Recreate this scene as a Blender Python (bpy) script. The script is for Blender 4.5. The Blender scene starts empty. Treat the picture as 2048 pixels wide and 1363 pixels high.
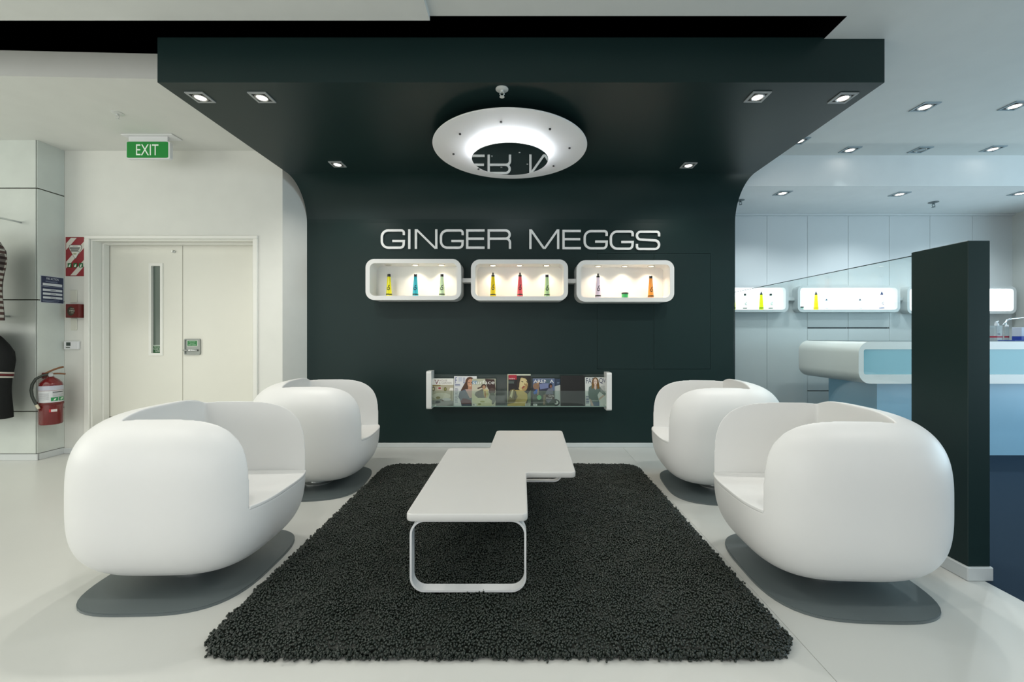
import bpy, math, random
import numpy as np
from mathutils import Matrix, Vector

SC = bpy.context.scene
COL = SC.collection
random.seed(4)

# ------------------------------------------------------------------ camera
F, VX, VY, EYE = 830.0, 1042.0, 671.0, 1.1        # focal length in px of a 2048 wide frame, vanishing point, eye height
cam_d = bpy.data.cameras.new('camera')
cam_d.sensor_width = 36.0
cam_d.lens = F / 2048.0 * 36.0
cam_d.shift_x = -(VX - 1024.0) / 2048.0
cam_d.shift_y = (VY - 681.5) / 2048.0
cam_d.clip_start = 0.02
cam = bpy.data.objects.new('camera', cam_d)
cam.location = (0, 0, EYE)
cam.rotation_euler = (math.pi / 2, 0, 0)
COL.objects.link(cam)
SC.camera = cam

def at(px, py, Y):
    """point of the place seen at a photo pixel when it stands at depth Y"""
    return Vector(((px - VX) / F * Y, Y, EYE - (py - VY) / F * Y))

# ------------------------------------------------------------------ world, big lights, exposure
w = bpy.data.worlds.new('world')
SC.world = w
w.use_nodes = True
w.node_tree.nodes['Background'].inputs[0].default_value = (0.80, 0.88, 1.0, 1)
w.node_tree.nodes['Background'].inputs[1].default_value = 0.35
SC.view_settings.view_transform = 'Standard'
SC.view_settings.look = 'None'
SC.view_settings.gamma = 1.0
SC.view_settings.use_curve_mapping = False
SC.view_settings.exposure = 0.0

def area(name, loc, rot, sx, sy, power, col):
    l = bpy.data.lights.new(name, 'AREA')
    l.shape = 'RECTANGLE'; l.size = sx; l.size_y = sy; l.energy = power; l.color = col
    o = bpy.data.objects.new(name, l)
    o.location = loc; o.rotation_euler = rot
    COL.objects.link(o)
    return o
H_ = math.pi / 2
area('added_front_fill', (-2.6, -3.3, 1.2), (H_, 0, 0), 6.5, 2.0, 77, (1.0, 0.99, 0.95))  # added area light behind the camera, stands in for shopfront light
area('added_salon_fill', (6.6, 1.4, 1.2), (H_ + 0.35, 0, H_), 3.6, 2.0, 105, (0.60, 0.86, 1.0))  # cool area light added off to the right in place of salon daylight
area('added_store_top_fill', (-4.9, 0.9, 2.76), (0, 0, 0), 3.0, 2.2, 30, (0.98, 1.0, 0.88))  # added unseen lamp overhead, brightens the store side
area('added_store_side_fill', (-7.2, 0.2, 1.7), (H_, 0, math.radians(-62)), 3.0, 1.8, 64, (1.0, 1.0, 0.90))  # unseen fill added at the far left, lifts the door wall

# ------------------------------------------------------------------ materials
def lin(h):
    if not isinstance(h, str):
        return tuple(h)
    h = h.lstrip('#')
    c = [int(h[i:i + 2], 16) / 255 for i in (0, 2, 4)]
    return tuple(x / 12.92 if x <= 0.04045 else ((x + 0.055) / 1.055) ** 2.4 for x in c)

MATS = {}
def mat(name, col, rough=0.5, metal=0.0, var=0.04, scale=6.0, bump=0.0, bscale=60.0, spec=0.5, coat=0.0, emit=None, estr=0.0):
    if name in MATS:
        return MATS[name]
    m = bpy.data.materials.new(name)
    m.use_nodes = True
    nt = m.node_tree
    b = nt.nodes['Principled BSDF']
    c = lin(col)
    tc = nt.nodes.new('ShaderNodeTexCoord')
    if var > 0:
        nz = nt.nodes.new('ShaderNodeTexNoise')
        nz.inputs['Scale'].default_value = scale
        nz.inputs['Detail'].default_value = 3
        nt.links.new(tc.outputs['Object'], nz.inputs['Vector'])
        mx = nt.nodes.new('ShaderNodeMix'); mx.data_type = 'RGBA'
        mx.inputs[6].default_value = (*[max(0, x * (1 - var)) for x in c], 1)
        mx.inputs[7].default_value = (*[min(1, x * (1 + var)) for x in c], 1)
        nt.links.new(nz.outputs['Fac'], mx.inputs[0])
        nt.links.new(mx.outputs[2], b.inputs['Base Color'])
    else:
        b.inputs['Base Color'].default_value = (*c, 1)
    b.inputs['Roughness'].default_value = rough
    b.inputs['Metallic'].default_value = metal
    b.inputs['Specular IOR Level'].default_value = spec
    b.inputs['Coat Weight'].default_value = coat
    if bump > 0:
        n2 = nt.nodes.new('ShaderNodeTexNoise')
        n2.inputs['Scale'].default_value = bscale
        nt.links.new(tc.outputs['Object'], n2.inputs['Vector'])
        bp = nt.nodes.new('ShaderNodeBump')
        bp.inputs['Strength'].default_value = bump
        bp.inputs['Distance'].default_value = 0.01
        nt.links.new(n2.outputs['Fac'], bp.inputs['Height'])
        nt.links.new(bp.outputs['Normal'], b.inputs['Normal'])
    if emit is not None:
        b.inputs['Emission Color'].default_value = (*lin(emit), 1)
        b.inputs['Emission Strength'].default_value = estr
    MATS[name] = m
    return m

def glassy(name, tint, refl=1.0, haze=0.0, rough=0.0):
    if name in MATS:
        return MATS[name]
    m = bpy.data.materials.new(name); m.use_nodes = True
    nt = m.node_tree; nt.nodes.clear()
    out = nt.nodes.new('ShaderNodeOutputMaterial')
    tr = nt.nodes.new('ShaderNodeBsdfTransparent'); tr.inputs[0].default_value = (*tint, 1)
    gl = nt.nodes.new('ShaderNodeBsdfGlossy'); gl.inputs['Roughness'].default_value = rough
    lw = nt.nodes.new('ShaderNodeLayerWeight')          # Schlick reflectance, the same from both sides of the pane
    pw = nt.nodes.new('ShaderNodeMath'); pw.operation = 'POWER'; pw.inputs[1].default_value = 5.0
    nt.links.new(lw.outputs['Facing'], pw.inputs[0])
    mu = nt.nodes.new('ShaderNodeMath'); mu.operation = 'MULTIPLY_ADD'; mu.inputs[1].default_value = 0.9 * refl; mu.inputs[2].default_value = 0.04 * refl
    nt.links.new(pw.outputs[0], mu.inputs[0])
    mx = nt.nodes.new('ShaderNodeMixShader')
    nt.links.new(mu.outputs[0], mx.inputs[0]); nt.links.new(tr.outputs[0], mx.inputs[1]); nt.links.new(gl.outputs[0], mx.inputs[2])
    last = mx
    if haze > 0:
        df = nt.nodes.new('ShaderNodeBsdfDiffuse'); df.inputs[0].default_value = (0.8, 0.9, 0.88, 1)
        m2 = nt.nodes.new('ShaderNodeMixShader'); m2.inputs[0].default_value = haze
        nt.links.new(mx.outputs[0], m2.inputs[1]); nt.links.new(df.outputs[0], m2.inputs[2]); last = m2
    nt.links.new(last.outputs[0], out.inputs[0])
    MATS[name] = m
    return m

def emis(name, col, strength):
    return mat(name, (0.02, 0.02, 0.02), 0.4, var=0, emit=col, estr=strength)

def pm(h, rough=0.45):
    """printed ink / enamel colour"""
    return mat('ink_%s_%d' % (h.lstrip('#'), int(rough * 100)), h, rough, var=0.03, scale=30)

WHITE_WALL = mat('white_wall_paint', (0.74, 0.745, 0.70), 0.55, bump=0.03, bscale=180)
WHITE_CEIL = mat('white_ceiling_paint', (0.72, 0.73, 0.70), 0.6, bump=0.02, bscale=200)
COOL_CEIL = mat('salon_ceiling_paint', (0.80, 0.83, 0.83), 0.5, bump=0.02, bscale=200)
GRAPHITE = mat('graphite_wall_paint', (0.0108, 0.0265, 0.0255), 0.40, var=0.05, bump=0.015, bscale=220, spec=0.23)
VOID = mat('black_void_paint', (0.0015, 0.0015, 0.0015), 0.9, var=0, spec=0.0)
EPOXY = mat('white_epoxy_floor', (0.65, 0.655, 0.625), 0.28, var=0.03, scale=2.5, bump=0.01, bscale=30)
CARPET = mat('dark_blue_carpet', (0.020, 0.038, 0.062), 0.9, var=0.25, scale=260, bump=0.3, bscale=600, spec=0.1)
PLASTIC = mat('white_moulded_plastic', (0.81, 0.81, 0.80), 0.40, var=0.015)
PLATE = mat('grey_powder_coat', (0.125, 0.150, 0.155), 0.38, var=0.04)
WHITE_LAC = mat('white_lacquer', (0.80, 0.80, 0.78), 0.35, var=0.015)
WHITE_MET = mat('white_coated_metal', (0.76, 0.77, 0.78), 0.35, var=0.02)
SKIRT = mat('pale_skirting', (0.62, 0.65, 0.65), 0.35, var=0.03)
TILE = mat('stone_wall_tile', (0.62, 0.66, 0.62), 0.35, var=0.10, scale=5, bump=0.05, bscale=40)
GROUT = mat('dark_tile_joint', (0.05, 0.05, 0.035), 0.8)
PANEL = mat('white_cupboard_panel', (0.64, 0.68, 0.69), 0.4, var=0.02)
BLUE_GL = mat('pale_blue_back_painted_glass', (0.10, 0.31, 0.37), 0.12, var=0.03, coat=0.3)
BLUE_BASE = mat('pale_blue_base_panel', (0.29, 0.51, 0.67), 0.3, var=0.03)
GLASS = glassy('clear_screen_glass', (0.93, 0.965, 0.955), 1.0)
RACK_GL = glassy('smoked_rack_glass', (0.88, 0.92, 0.90), 1.0, haze=0.02)
PANE = mat('grey_wired_glass', (0.115, 0.155, 0.13), 0.35, var=0.05)
STEEL = mat('brushed_steel', (0.55, 0.57, 0.56), 0.3, metal=0.8)
CHROME = mat('chrome', (0.75, 0.77, 0.78), 0.08, metal=1.0, var=0)
BLACK = mat('black_plastic', (0.012, 0.012, 0.012), 0.4)
MIRROR = mat('dark_mirror', (0.80, 0.82, 0.82), 0.02, metal=1.0, var=0)

# ------------------------------------------------------------------ mesh building
WM = {}
def world_of(o):
    return WM.get(o.name, Matrix.Identity(4)) if o else Matrix.Identity(4)

class MB:
    def __init__(s):
        s.v, s.f, s.m, s.sm, s.mi = [], [], [], [], 0
        s.mats = []
    def use(s, m):
        if m not in s.mats: s.mats.append(m)
        s.mi = s.mats.index(m); return s
    def add(s, vs, fs, smooth=False):
        n = len(s.v)
        s.v += [tuple(p) for p in vs]
        for f in fs:
            s.f.append([i + n for i in f]); s.m.append(s.mi); s.sm.append(smooth)
        return s
    def box(s, x0, y0, z0, x1, y1, z1):
        vs = [(x, y, z) for z in (z0, z1) for y in (y0, y1) for x in (x0, x1)]
        return s.add(vs, [(0, 2, 3, 1), (4, 5, 7, 6), (0, 1, 5, 4), (2, 6, 7, 3), (0, 4, 6, 2), (1, 3, 7, 5)])
    def bbox(s, x0, y0, z0, x1, y1, z1, b=0.004):
        """box with chamfered edges"""
        P = []
        fs = []
        c = ((x0 + x1) / 2, (y0 + y1) / 2, (z0 + z1) / 2)
        h = ((x1 - x0) / 2, (y1 - y0) / 2, (z1 - z0) / 2)
        b = min(b, min(h) * 0.9)
        idx = {}
        for sx in (-1, 1):
            for sy in (-1, 1):
                for sz in (-1, 1):
                    for ax in range(3):
                        q = [h[0] - b, h[1] - b, h[2] - b]; q[ax] = h[ax]
                        idx[(sx, sy, sz, ax)] = len(P)
                        P.append((c[0] + sx * q[0], c[1] + sy * q[1], c[2] + sz * q[2]))
        for ax in range(3):
            o = [a for a in range(3) if a != ax]
            for sg in (-1, 1):
                q = []
                for a, d in ((-1, -1), (1, -1), (1, 1), (-1, 1)):
                    k = [0, 0, 0]; k[ax] = sg; k[o[0]] = a; k[o[1]] = d
                    q.append(idx[(*k, ax)])
                fs.append(q)
        for ax in range(3):
            o = [a for a in range(3) if a != ax]
            for a in (-1, 1):
                for d in (-1, 1):
                    k0 = [0, 0, 0]; k0[o[0]] = a; k0[o[1]] = d
                    k1 = list(k0); k0[ax] = -1; k1[ax] = 1
                    fs.append([idx[(*k0, o[0])], idx[(*k1, o[0])], idx[(*k1, o[1])], idx[(*k0, o[1])]])
        for sx in (-1, 1):
            for sy in (-1, 1):
                for sz in (-1, 1):
                    fs.append([idx[(sx, sy, sz, a)] for a in range(3)])
        return s.add(P, fs)
    def prism(s, poly, a0, a1, axis='z', smooth=False):
        """extrude a 2D polygon along an axis; poly coordinates are the two other axes in xyz order"""
        def p3(p, a):
            return {'z': (p[0], p[1], a), 'y': (p[0], a, p[1]), 'x': (a, p[0], p[1])}[axis]
        n = len(poly)
        s.add([p3(p, a0) for p in poly] + [p3(p, a1) for p in poly],
              [list(range(n)), list(range(n, 2 * n))])
        k = len(s.v) - 2 * n
        for i in range(n):
            j = (i + 1) % n
            s.f.append([k + i, k + j, k + n + j, k + n + i]); s.m.append(s.mi); s.sm.append(smooth)
        return s
    def ring(s, outer, inner, a0, a1, axis='y'):
        """extruded loop between two polygons of equal vertex count"""
        def p3(p, a):
            return {'z': (p[0], p[1], a), 'y': (p[0], a, p[1]), 'x': (a, p[0], p[1])}[axis]
        n = len(outer)
        vs = [p3(p, a) for a in (a0, a1) for q in (outer, inner) for p in q]
        fs = []
        for i in range(n):
            j = (i + 1) % n
            fs += [(i, j, n + j, n + i), (2 * n + i, 3 * n + i, 3 * n + j, 2 * n + j),
                   (i, 2 * n + i, 2 * n + j, j), (n + i, n + j, 3 * n + j, 3 * n + i)]
        return s.add(vs, fs)
    def lathe(s, prof, c=(0, 0, 0), seg=24, axis='z', smooth=True, cap=True):
        vs, fs = [], []
        n = len(prof)
        for i in range(seg):
            a = 2 * math.pi * i / seg
            for r, z in prof:
                p = (r * math.cos(a), r * math.sin(a), z)
                if axis == 'y': p = (p[0], z, p[1])
                if axis == 'x': p = (z, p[0], p[1])
                vs.append((p[0] + c[0], p[1] + c[1], p[2] + c[2]))
        for i in range(seg):
            j = (i + 1) % seg
            for k in range(n - 1):
                fs.append((i * n + k, j * n + k, j * n + k + 1, i * n + k + 1))
        s.add(vs, fs, smooth)
        if cap:
            o = len(s.v) - len(vs)
            for k in (0, n - 1):
                if prof[k][0] > 1e-5:
                    s.f.append([o + i * n + k for i in range(seg)]); s.m.append(s.mi); s.sm.append(False)
        return s
    def tube(s, pts, r, seg=10, smooth=True):
        pts = [Vector(p) for p in pts]
        n = len(pts)
        rr = r if isinstance(r, (list, tuple)) else [r] * n
        vs, fs = [], []
        up = None
        for i, p in enumerate(pts):
            d = (pts[min(i + 1, n - 1)] - pts[max(i - 1, 0)]).normalized()
            if up is None:
                up = d.orthogonal().normalized()
            up = (up - d * up.dot(d)).normalized()
            sd = d.cross(up)
            for k in range(seg):
                a = 2 * math.pi * k / seg
                vs.append(p + (up * math.cos(a) + sd * math.sin(a)) * rr[i])
        for i in range(n - 1):
            for k in range(seg):
                l = (k + 1) % seg
                fs.append((i * seg + k, i * seg + l, (i + 1) * seg + l, (i + 1) * seg + k))
        s.add(vs, fs, smooth)
        o = len(s.v) - len(vs)
        for b in (0, n - 1):
            s.f.append([o + b * seg + k for k in range(seg)]); s.m.append(s.mi); s.sm.append(False)
        return s
    def build(s, name, m=None, parent=None, pos=None):
        if m is not None and not s.mats: s.mats = [m]
        vs = np.array(s.v, float)
        loc = Vector((0, 0, 0))
        if parent is None:
            lo, hi = vs.min(0), vs.max(0)
            loc = Vector(((lo[0] + hi[0]) / 2, (lo[1] + hi[1]) / 2, lo[2]))
            vs = vs - np.array(loc)
        me = bpy.data.meshes.new(name)
        me.from_pydata([tuple(p) for p in vs], [], s.f)
        for mm in s.mats: me.materials.append(mm)
        me.polygons.foreach_set('material_index', s.m)
        me.polygons.foreach_set('use_smooth', s.sm)
        me.update()
        fix_normals(me)
        return link(name, me, parent, loc)

def fix_normals(me):
    import bmesh
    bm = bmesh.new(); bm.from_mesh(me)
    bmesh.ops.recalc_face_normals(bm, faces=bm.faces)
    for e in bm.edges:                       # keep corners crisp where faces are smooth
        if len(e.link_faces) == 2 and e.calc_face_angle(0) > 0.6: e.smooth = False
    bm.to_mesh(me); bm.free()

def link(name, me, parent=None, loc=(0, 0, 0)):
    o = bpy.data.objects.new(name, me)
    o.location = loc
    COL.objects.link(o)
    if parent is not None:
        o.parent = parent
        o.matrix_parent_inverse = world_of(parent).inverted()
    WM[o.name] = Matrix.Translation(Vector(loc)) if parent is None else Matrix.Identity(4)
    return o

def tag(o, label, cat, group=None):
    o['label'] = label; o['category'] = cat
    if group: o['group'] = group
    return o

def thing(name, label, cat, loc, group=None, rz=0.0):
    o = bpy.data.objects.new(name, None)
    o.location = loc; o.rotation_euler = (0, 0, rz)
    o.empty_display_size = 0.1
    COL.objects.link(o)
    WM[o.name] = Matrix.Translation(Vector(loc)) @ Matrix.Rotation(rz, 4, 'Z')
    return tag(o, label, cat, group)

def structure(o, label=None):
    o['kind'] = 'structure'
    if label: o['label'] = label
    return o

def dup(root, loc, rz, label, group=None):
    r = root.copy(); COL.objects.link(r)
    r.location = loc; r.rotation_euler = (0, 0, rz)
    r['label'] = label
    if group: r['group'] = group
    WM[r.name] = Matrix.Translation(Vector(loc)) @ Matrix.Rotation(rz, 4, 'Z')
    for ch in list(root.children):
        c = ch.copy(); COL.objects.link(c); c.parent = r
        for g in list(ch.children):
            d = g.copy(); COL.objects.link(d); d.parent = c
    return r

def round_poly(pts, rad, seg=6, closed=True):
    """round the corners of a polyline; rad is one radius or one per point"""
    n = len(pts)
    out = []
    for i, p in enumerate(pts):
        r = rad[i] if isinstance(rad, (list, tuple)) else rad
        if (not closed and i in (0, n - 1)) or r <= 0:
            out.append(tuple(p)); continue
        p = Vector(p).to_2d(); a = Vector(pts[i - 1]).to_2d(); b = Vector(pts[(i + 1) % n]).to_2d()
        u = (a - p).normalized(); v = (b - p).normalized()
        cosang = max(-0.9999, min(0.9999, u.dot(v)))
        half = math.acos(cosang) / 2
        t = min(r / math.tan(half), (a - p).length * 0.5, (b - p).length * 0.5)
        rr = t * math.tan(half)
        c = p + (u + v).normalized() * (rr / math.sin(half))
        s0 = p + u * t - c; s1 = p + v * t - c
        a0 = math.atan2(s0.y, s0.x); a1 = math.atan2(s1.y, s1.x)
        d = (a1 - a0 + math.pi) % (2 * math.pi) - math.pi
        for k in range(seg + 1):
            g = a0 + d * k / seg
            out.append((c.x + rr * math.cos(g), c.y + rr * math.sin(g)))
    return out

def rrect(x0, z0, x1, z1, r, seg=6):
    return round_poly([(x0, z0), (x1, z0), (x1, z1), (x0, z1)], r, seg)

def ribbon(path, wd):
    """the two sides of a band along an open 2D path"""
    P = [Vector(p).to_2d() for p in path]
    P = [p for i, p in enumerate(P) if i == 0 or (p - P[i - 1]).length > 1e-6]
    L, R = [], []
    for i, p in enumerate(P):
        d0 = (p - P[i - 1]).normalized() if i > 0 else None
        d1 = (P[i + 1] - p).normalized() if i < len(P) - 1 else None
        if d0 is None: d0 = d1
        if d1 is None: d1 = d0
        n0 = Vector((-d0.y, d0.x)); n1 = Vector((-d1.y, d1.x))
        m = (n0 + n1).normalized()
        k = wd / 2 / max(0.3, m.dot(n0))
        L.append(tuple(p + m * k)); R.append(tuple(p - m * k))
    return L, R

def stroke(path, wd):
    L, R = ribbon(path, wd)
    return L + R[::-1]

def put_ribbon(b, L, R, y0, y1, f):
    """extrude a band between depths y0 and y1; f maps the 2D point to (x, z)"""
    vs = []
    for y in (y0, y1):
        for q in list(L) + list(R):
            x, z = f(*q); vs.append((x, y, z))
    n = len(L); m = 2 * n
    fs = [(0, n, m + n, m), (n - 1, m + n - 1, m + 2 * n - 1, 2 * n - 1)]
    for i in range(n - 1):
        fs += [(i, i + 1, n + i + 1, n + i), (m + i, m + n + i, m + n + i + 1, m + i + 1), (i, m + i, m + i + 1, i + 1), (n + i, n + i + 1, m + n + i + 1, m + n + i)]
    b.add(vs, fs)

def text_mesh(s):
    cu = bpy.data.curves.new('writing', 'FONT')
    cu.body = s
    cu.resolution_u = 3
    o = bpy.data.objects.new('writing', cu)
    COL.objects.link(o)
    dg = bpy.context.evaluated_depsgraph_get()
    me = bpy.data.meshes.new_from_object(o.evaluated_get(dg))
    vs = np.array([v.co[:2] for v in me.vertices]); fs = [list(p.vertices) for p in me.polygons]
    bpy.data.objects.remove(o); bpy.data.meshes.remove(me); bpy.data.curves.remove(cu)
    lo, hi = vs.min(0), vs.max(0)
    return (vs - lo) / (hi - lo), fs

class Sheet:
    """flat print: coloured shapes laid on a plane, each layer a hair above the one before.  origin + u*U + v*V, normal N"""
    def __init__(s, o, U, V, N, step=0.00025):
        s.o, s.U, s.V, s.N, s.step, s.l = Vector(o), Vector(U), Vector(V), Vector(N).normalized(), step, 1
        s.mb = MB(); s.warp = None
    def put(s, uv, fs, col):
        s.mb.use(pm(col) if isinstance(col, str) else col)
        P = []
        for u, v in uv:
            P.append(s.warp(u, v, s.l * s.step) if s.warp else s.o + s.U * u + s.V * v + s.N * (s.l * s.step))
        s.mb.add(P, fs); s.l += 1
        return s
    def rect(s, u0, v0, u1, v1, col, n=1):
        uv = []; fs = []
        for i in range(n + 1):
            u = u0 + (u1 - u0) * i / n
            uv += [(u, v0), (u, v1)]
        for i in range(n): fs.append((2 * i, 2 * i + 2, 2 * i + 3, 2 * i + 1))
        return s.put(uv, fs, col)
    def poly(s, pts, col):
        return s.put(pts, [list(range(len(pts)))], col)
    def ell(s, cu, cv, ru, rv, col, n=20, a=0.0):
        pts = []
        for i in range(n):
            t = 2 * math.pi * i / n
            x, y = ru * math.cos(t), rv * math.sin(t)
            pts.append((cu + x * math.cos(a) - y * math.sin(a), cv + x * math.sin(a) + y * math.cos(a)))
        return s.poly(pts, col)
    def text(s, t, u0, v0, u1, v1, col):
        vs, fs = text_mesh(t)
        return s.put([(u0 + (u1 - u0) * a, v0 + (v1 - v0) * b) for a, b in vs], fs, col)
    def lines(s, u0, v0, u1, v1, n, col, fill=0.5):
        """rows of print too small to read"""
        h = (v1 - v0) / n
        rnd = random.Random(n * 7 + int(u0 * 100))
        for i in range(n):
            e = u1 - (u1 - u0) * rnd.random() * 0.25
            s.rect(u0, v0 + h * (i + (1 - fill) / 2), e, v0 + h * (i + (1 + fill) / 2), col); s.l -= 1
        s.l += 1
        return s
    def build(s, name, parent=None):
        o = s.mb.build(name, None, parent)
        return o

def spot(name, parent, loc, power, angle, col=(1, 0.96, 0.88), blend=0.6, rad=0.03, aim=(0, 0, -1)):
    l = bpy.data.lights.new(name, 'SPOT')
    l.energy = power; l.spot_size = math.radians(angle); l.spot_blend = blend; l.color = col; l.shadow_soft_size = rad
    o = bpy.data.objects.new(name, l)
    o.location = loc
    o.rotation_euler = Vector((0, 0, -1)).rotation_difference(Vector(aim).normalized()).to_euler()
    COL.objects.link(o)
    o.parent = parent
    o.matrix_parent_inverse = world_of(parent).inverted()
    return o

# ================================================================== THE ROOM
SOF, CEIL = 2.576, 2.83            # canopy soffit, ceiling
WY = 4.11                          # face of the graphite wall
DY = 3.885                         # face of the door wall
WL, WR = -2.12, 2.12               # ends of the graphite wall
TX, TY = -4.275, 3.667             # corner of the tiled pier
FY = 4.90                          # salon cupboard wall

b = MB()
b.box(-8, -4, -0.1, 1.003, 5.0, 0.0); b.box(1.006, -4, -0.1, 2.08, 5.0, 0.0)
b.box(0.9, -4, -0.1, 1.1, 5.0, -0.003)
structure(b.build('floor', EPOXY), 'glossy white resin floor with a fine joint')
structure(MB().box(2.08, -4, -0.1, 8, 5.0, 0.0).build('floor_carpet', CARPET), 'dark blue carpet beyond the half wall')

# graphite wall and canopy: one curved sheet, with a recess for two flush hatch doors
hx0, hx1 = at(1194, 0, WY).x, at(1421, 0, WY).x
hxm = at(1308, 0, WY).x
hz0, hz1 = at(0, 738, WY).z, at(0, 506, WY).z
b = MB()
zt = 2.12
b.box(WL, WY, 0, hx0, WY + 0.14, zt); b.box(hx1, WY, 0, WR, WY + 0.14, zt)
b.box(hx0, WY, 0, hx1, WY + 0.14, hz0); b.box(hx0, WY, hz1, hx1, WY + 0.14, zt)
b.box(hx0, WY + 0.03, hz0, hx1, WY + 0.14, hz1)
R = 0.36
prof = [(WY, zt), (WY, SOF - R)]
for k in range(1, 17):
    a = k / 16 * math.pi / 2
    prof.append((WY - R + R * math.cos(a), SOF - R + R * math.sin(a)))
prof += [(2.42, SOF), (2.42, 2.838), (WY + 0.14, 2.838), (WY + 0.14, zt)]
b.prism(prof, WL, WR, 'x')
wall_back = structure(b.build('wall_back', GRAPHITE), 'graphite wall curving up and forward into a canopy')
for o in (wall_back,):
    for p in o.data.polygons: p.use_smooth = abs(p.normal.x) < 0.5 and p.normal.z < -0.05 and p.normal.z > -0.995
for x0, x1 in ((hx0 + 0.002, hxm - 0.001), (hxm + 0.001, hx1 - 0.002)):
    MB().bbox(x0, WY - 0.0005, hz0 + 0.002, x1, WY + 0.025, hz1 - 0.003, 0.001).build('panel', GRAPHITE, wall_back)
structure(MB().bbox(WL, WY - 0.012, 0, WR, WY, 0.042, 0.003).build('baseboard_back', SKIRT))

# door wall on the left, with the opening and the splayed return
ox0, ox1, oz = -4.03, -2.50, 2.003
b = MB()
b.box(TX, DY, 0, ox0, DY + 0.35, CEIL); b.box(ox0, DY, oz, ox1, DY + 0.35, CEIL)
b.prism([(ox1, DY), (-2.233, DY), (WL, WY), (WL, DY + 0.35), (ox1, DY + 0.35)], 0, CEIL, 'z')
wall_left = structure(b.build('wall_left', WHITE_WALL), 'white wall with the double door')
b = MB(); b.bbox(TX, DY - 0.012, 0, -4.08, DY, 0.05, 0.003); b.bbox(-2.46, DY - 0.012, 0, -2.233, DY, 0.05, 0.003)
structure(b.build('baseboard_left', SKIRT))

# tiled pier at the far left: slabs with dark joints
pier = structure(MB().box(-8, TY + 0.012, 0, TX - 0.005, DY + 0.3, CEIL).build('wall_tiled', GROUT), 'pier clad in large pale stone tiles')
zs = [0.055, 0.432, 1.418, 2.404, CEIL]
g = 0.0045
for z0, z1 in zip(zs[:-1], zs[1:]):
    for x0, x1 in ((-8, -5.75), (-5.75, TX - 0.0095)):
        MB().bbox(x0 + g, TY, z0 + g, x1 - g, TY + 0.012, z1 - (g if z1 < CEIL else 0), 0.001).build('tile', TILE, pier)
    MB().bbox(TX - 0.005, TY + 0.001, z0 + g, TX, DY, z1 - (g if z1 < CEIL else 0), 0.001).build('tile', TILE, pier)
b = MB(); b.bbox(-8, TY - 0.008, 0, TX + 0.008, TY + 0.01, 0.055, 0.003); b.bbox(TX - 0.01, TY, 0, TX + 0.008, DY, 0.055, 0.003)
structure(b.build('baseboard_tiled', SKIRT))

# ceilings
b = MB()
b.box(-8, -4, 2.80, -0.492, 2.24, 2.86)
b.box(-0.492, -4, CEIL, 8, 2.247, 2.87)
b.box(1.767, 2.247, CEIL, 8, 3.98, 2.87)
structure(b.build('ceiling', WHITE_CEIL), 'white ceiling with a black slot')
b = MB()
n = 12
for i in range(n):       # gently curved edge of the store ceiling
    xa, xb = -8 + (8 + WL) * i / n, -8 + (8 + WL) * (i + 1) / n
    ya, yb = [2.81 + 0.034 * (x - WL) - 0.002 * (x - WL) ** 2 * 0 for x in (xa, xb)]
    b.prism([(xa, ya), (xb, yb), (xb, 4.3), (xa, 4.3)], CEIL, 3.0, 'z')
structure(b.build('ceiling_store', WHITE_CEIL), 'lower white ceiling over the store side')
b = MB()
b.box(2.12, 3.98, 2.534, 8, FY + 0.1, 2.90)
structure(b.build('ceiling_salon', COOL_CEIL), 'dropped white ceiling along the salon wall')
b = MB()
b.box(-8, 2.0, 3.6, 1.80, 4.6, 3.65); b.box(-8, 4.4, 2.85, 1.80, 4.5, 3.6); b.box(-8, 2.15, 2.872, 1.80, 2.2, 3.6)
b.box(1.769, 2.2, 2.872, 1.80, 4.5, 3.6); b.box(-8.05, 2.0, 2.84, -8, 4.6, 3.6)
b.box(1.7655, 2.2485, 2.8305, 1.767, 2.9, 2.9); b.box(-8, 2.2405, 2.805, -0.495, 2.2475, 2.872); b.box(-0.495, 2.2472, 2.834, 1.767, 2.2485, 2.872)
structure(b.build('ceiling_void', VOID), 'black void above the ceiling slot')

# salon cupboard wall: flush panels with fine joints and dark finger slots
sx = [at(x, 0, FY).x for x in (1371, 1453, 1534, 1615, 1696.5, 1778.5, 1860, 1945, 2030)]
far = structure(MB().box(1.6, FY + 0.02, 0, 6.0, FY + 0.12, 2.6).build('wall_salon', mat('joint_grey', (0.36, 0.40, 0.42), 0.7)), 'white flush cupboard wall behind the counter')
zsl = at(0, 655, FY).z
zsl2 = at(0, 781, FY).z
for i in range(len(sx) - 1):
    segs = [(0.02, 2.512)]
    if i in (3, 4): segs = [(0.02, zsl2 - 0.008), (zsl2 + 0.004, zsl - 0.010), (zsl + 0.005, 2.512)]
    for z0, z1 in segs:
        MB().bbox(sx[i] + 0.0015, FY, z0, sx[i + 1] - 0.0015, FY + 0.02, z1, 0.001).build('panel', PANEL, far)
    if i in (3, 4):
        for z in (zsl, zsl2):
            MB().box(sx[i] + 0.0015, FY + 0.015, z - 0.012, sx[i + 1] - 0.012, FY + 0.019, z + 0.008).build('finger_slot', BLACK, far)
structure(MB().bbox(2.12, FY - 0.03, 2.512, 5.85, FY + 0.02, 2.534, 0.003).build('trim_1', PANEL))
structure(MB().box(5.80, 3.85, 0, 5.95, FY + 0.1, 2.6).build('wall_right', mat('salon_end_wall', (0.55, 0.58, 0.56), 0.5)), 'white end wall of the salon')
structure(MB().box(-8.1, -4, 0, -8.0, 4.2, 3.0).build('wall_side', WHITE_WALL))

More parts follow.
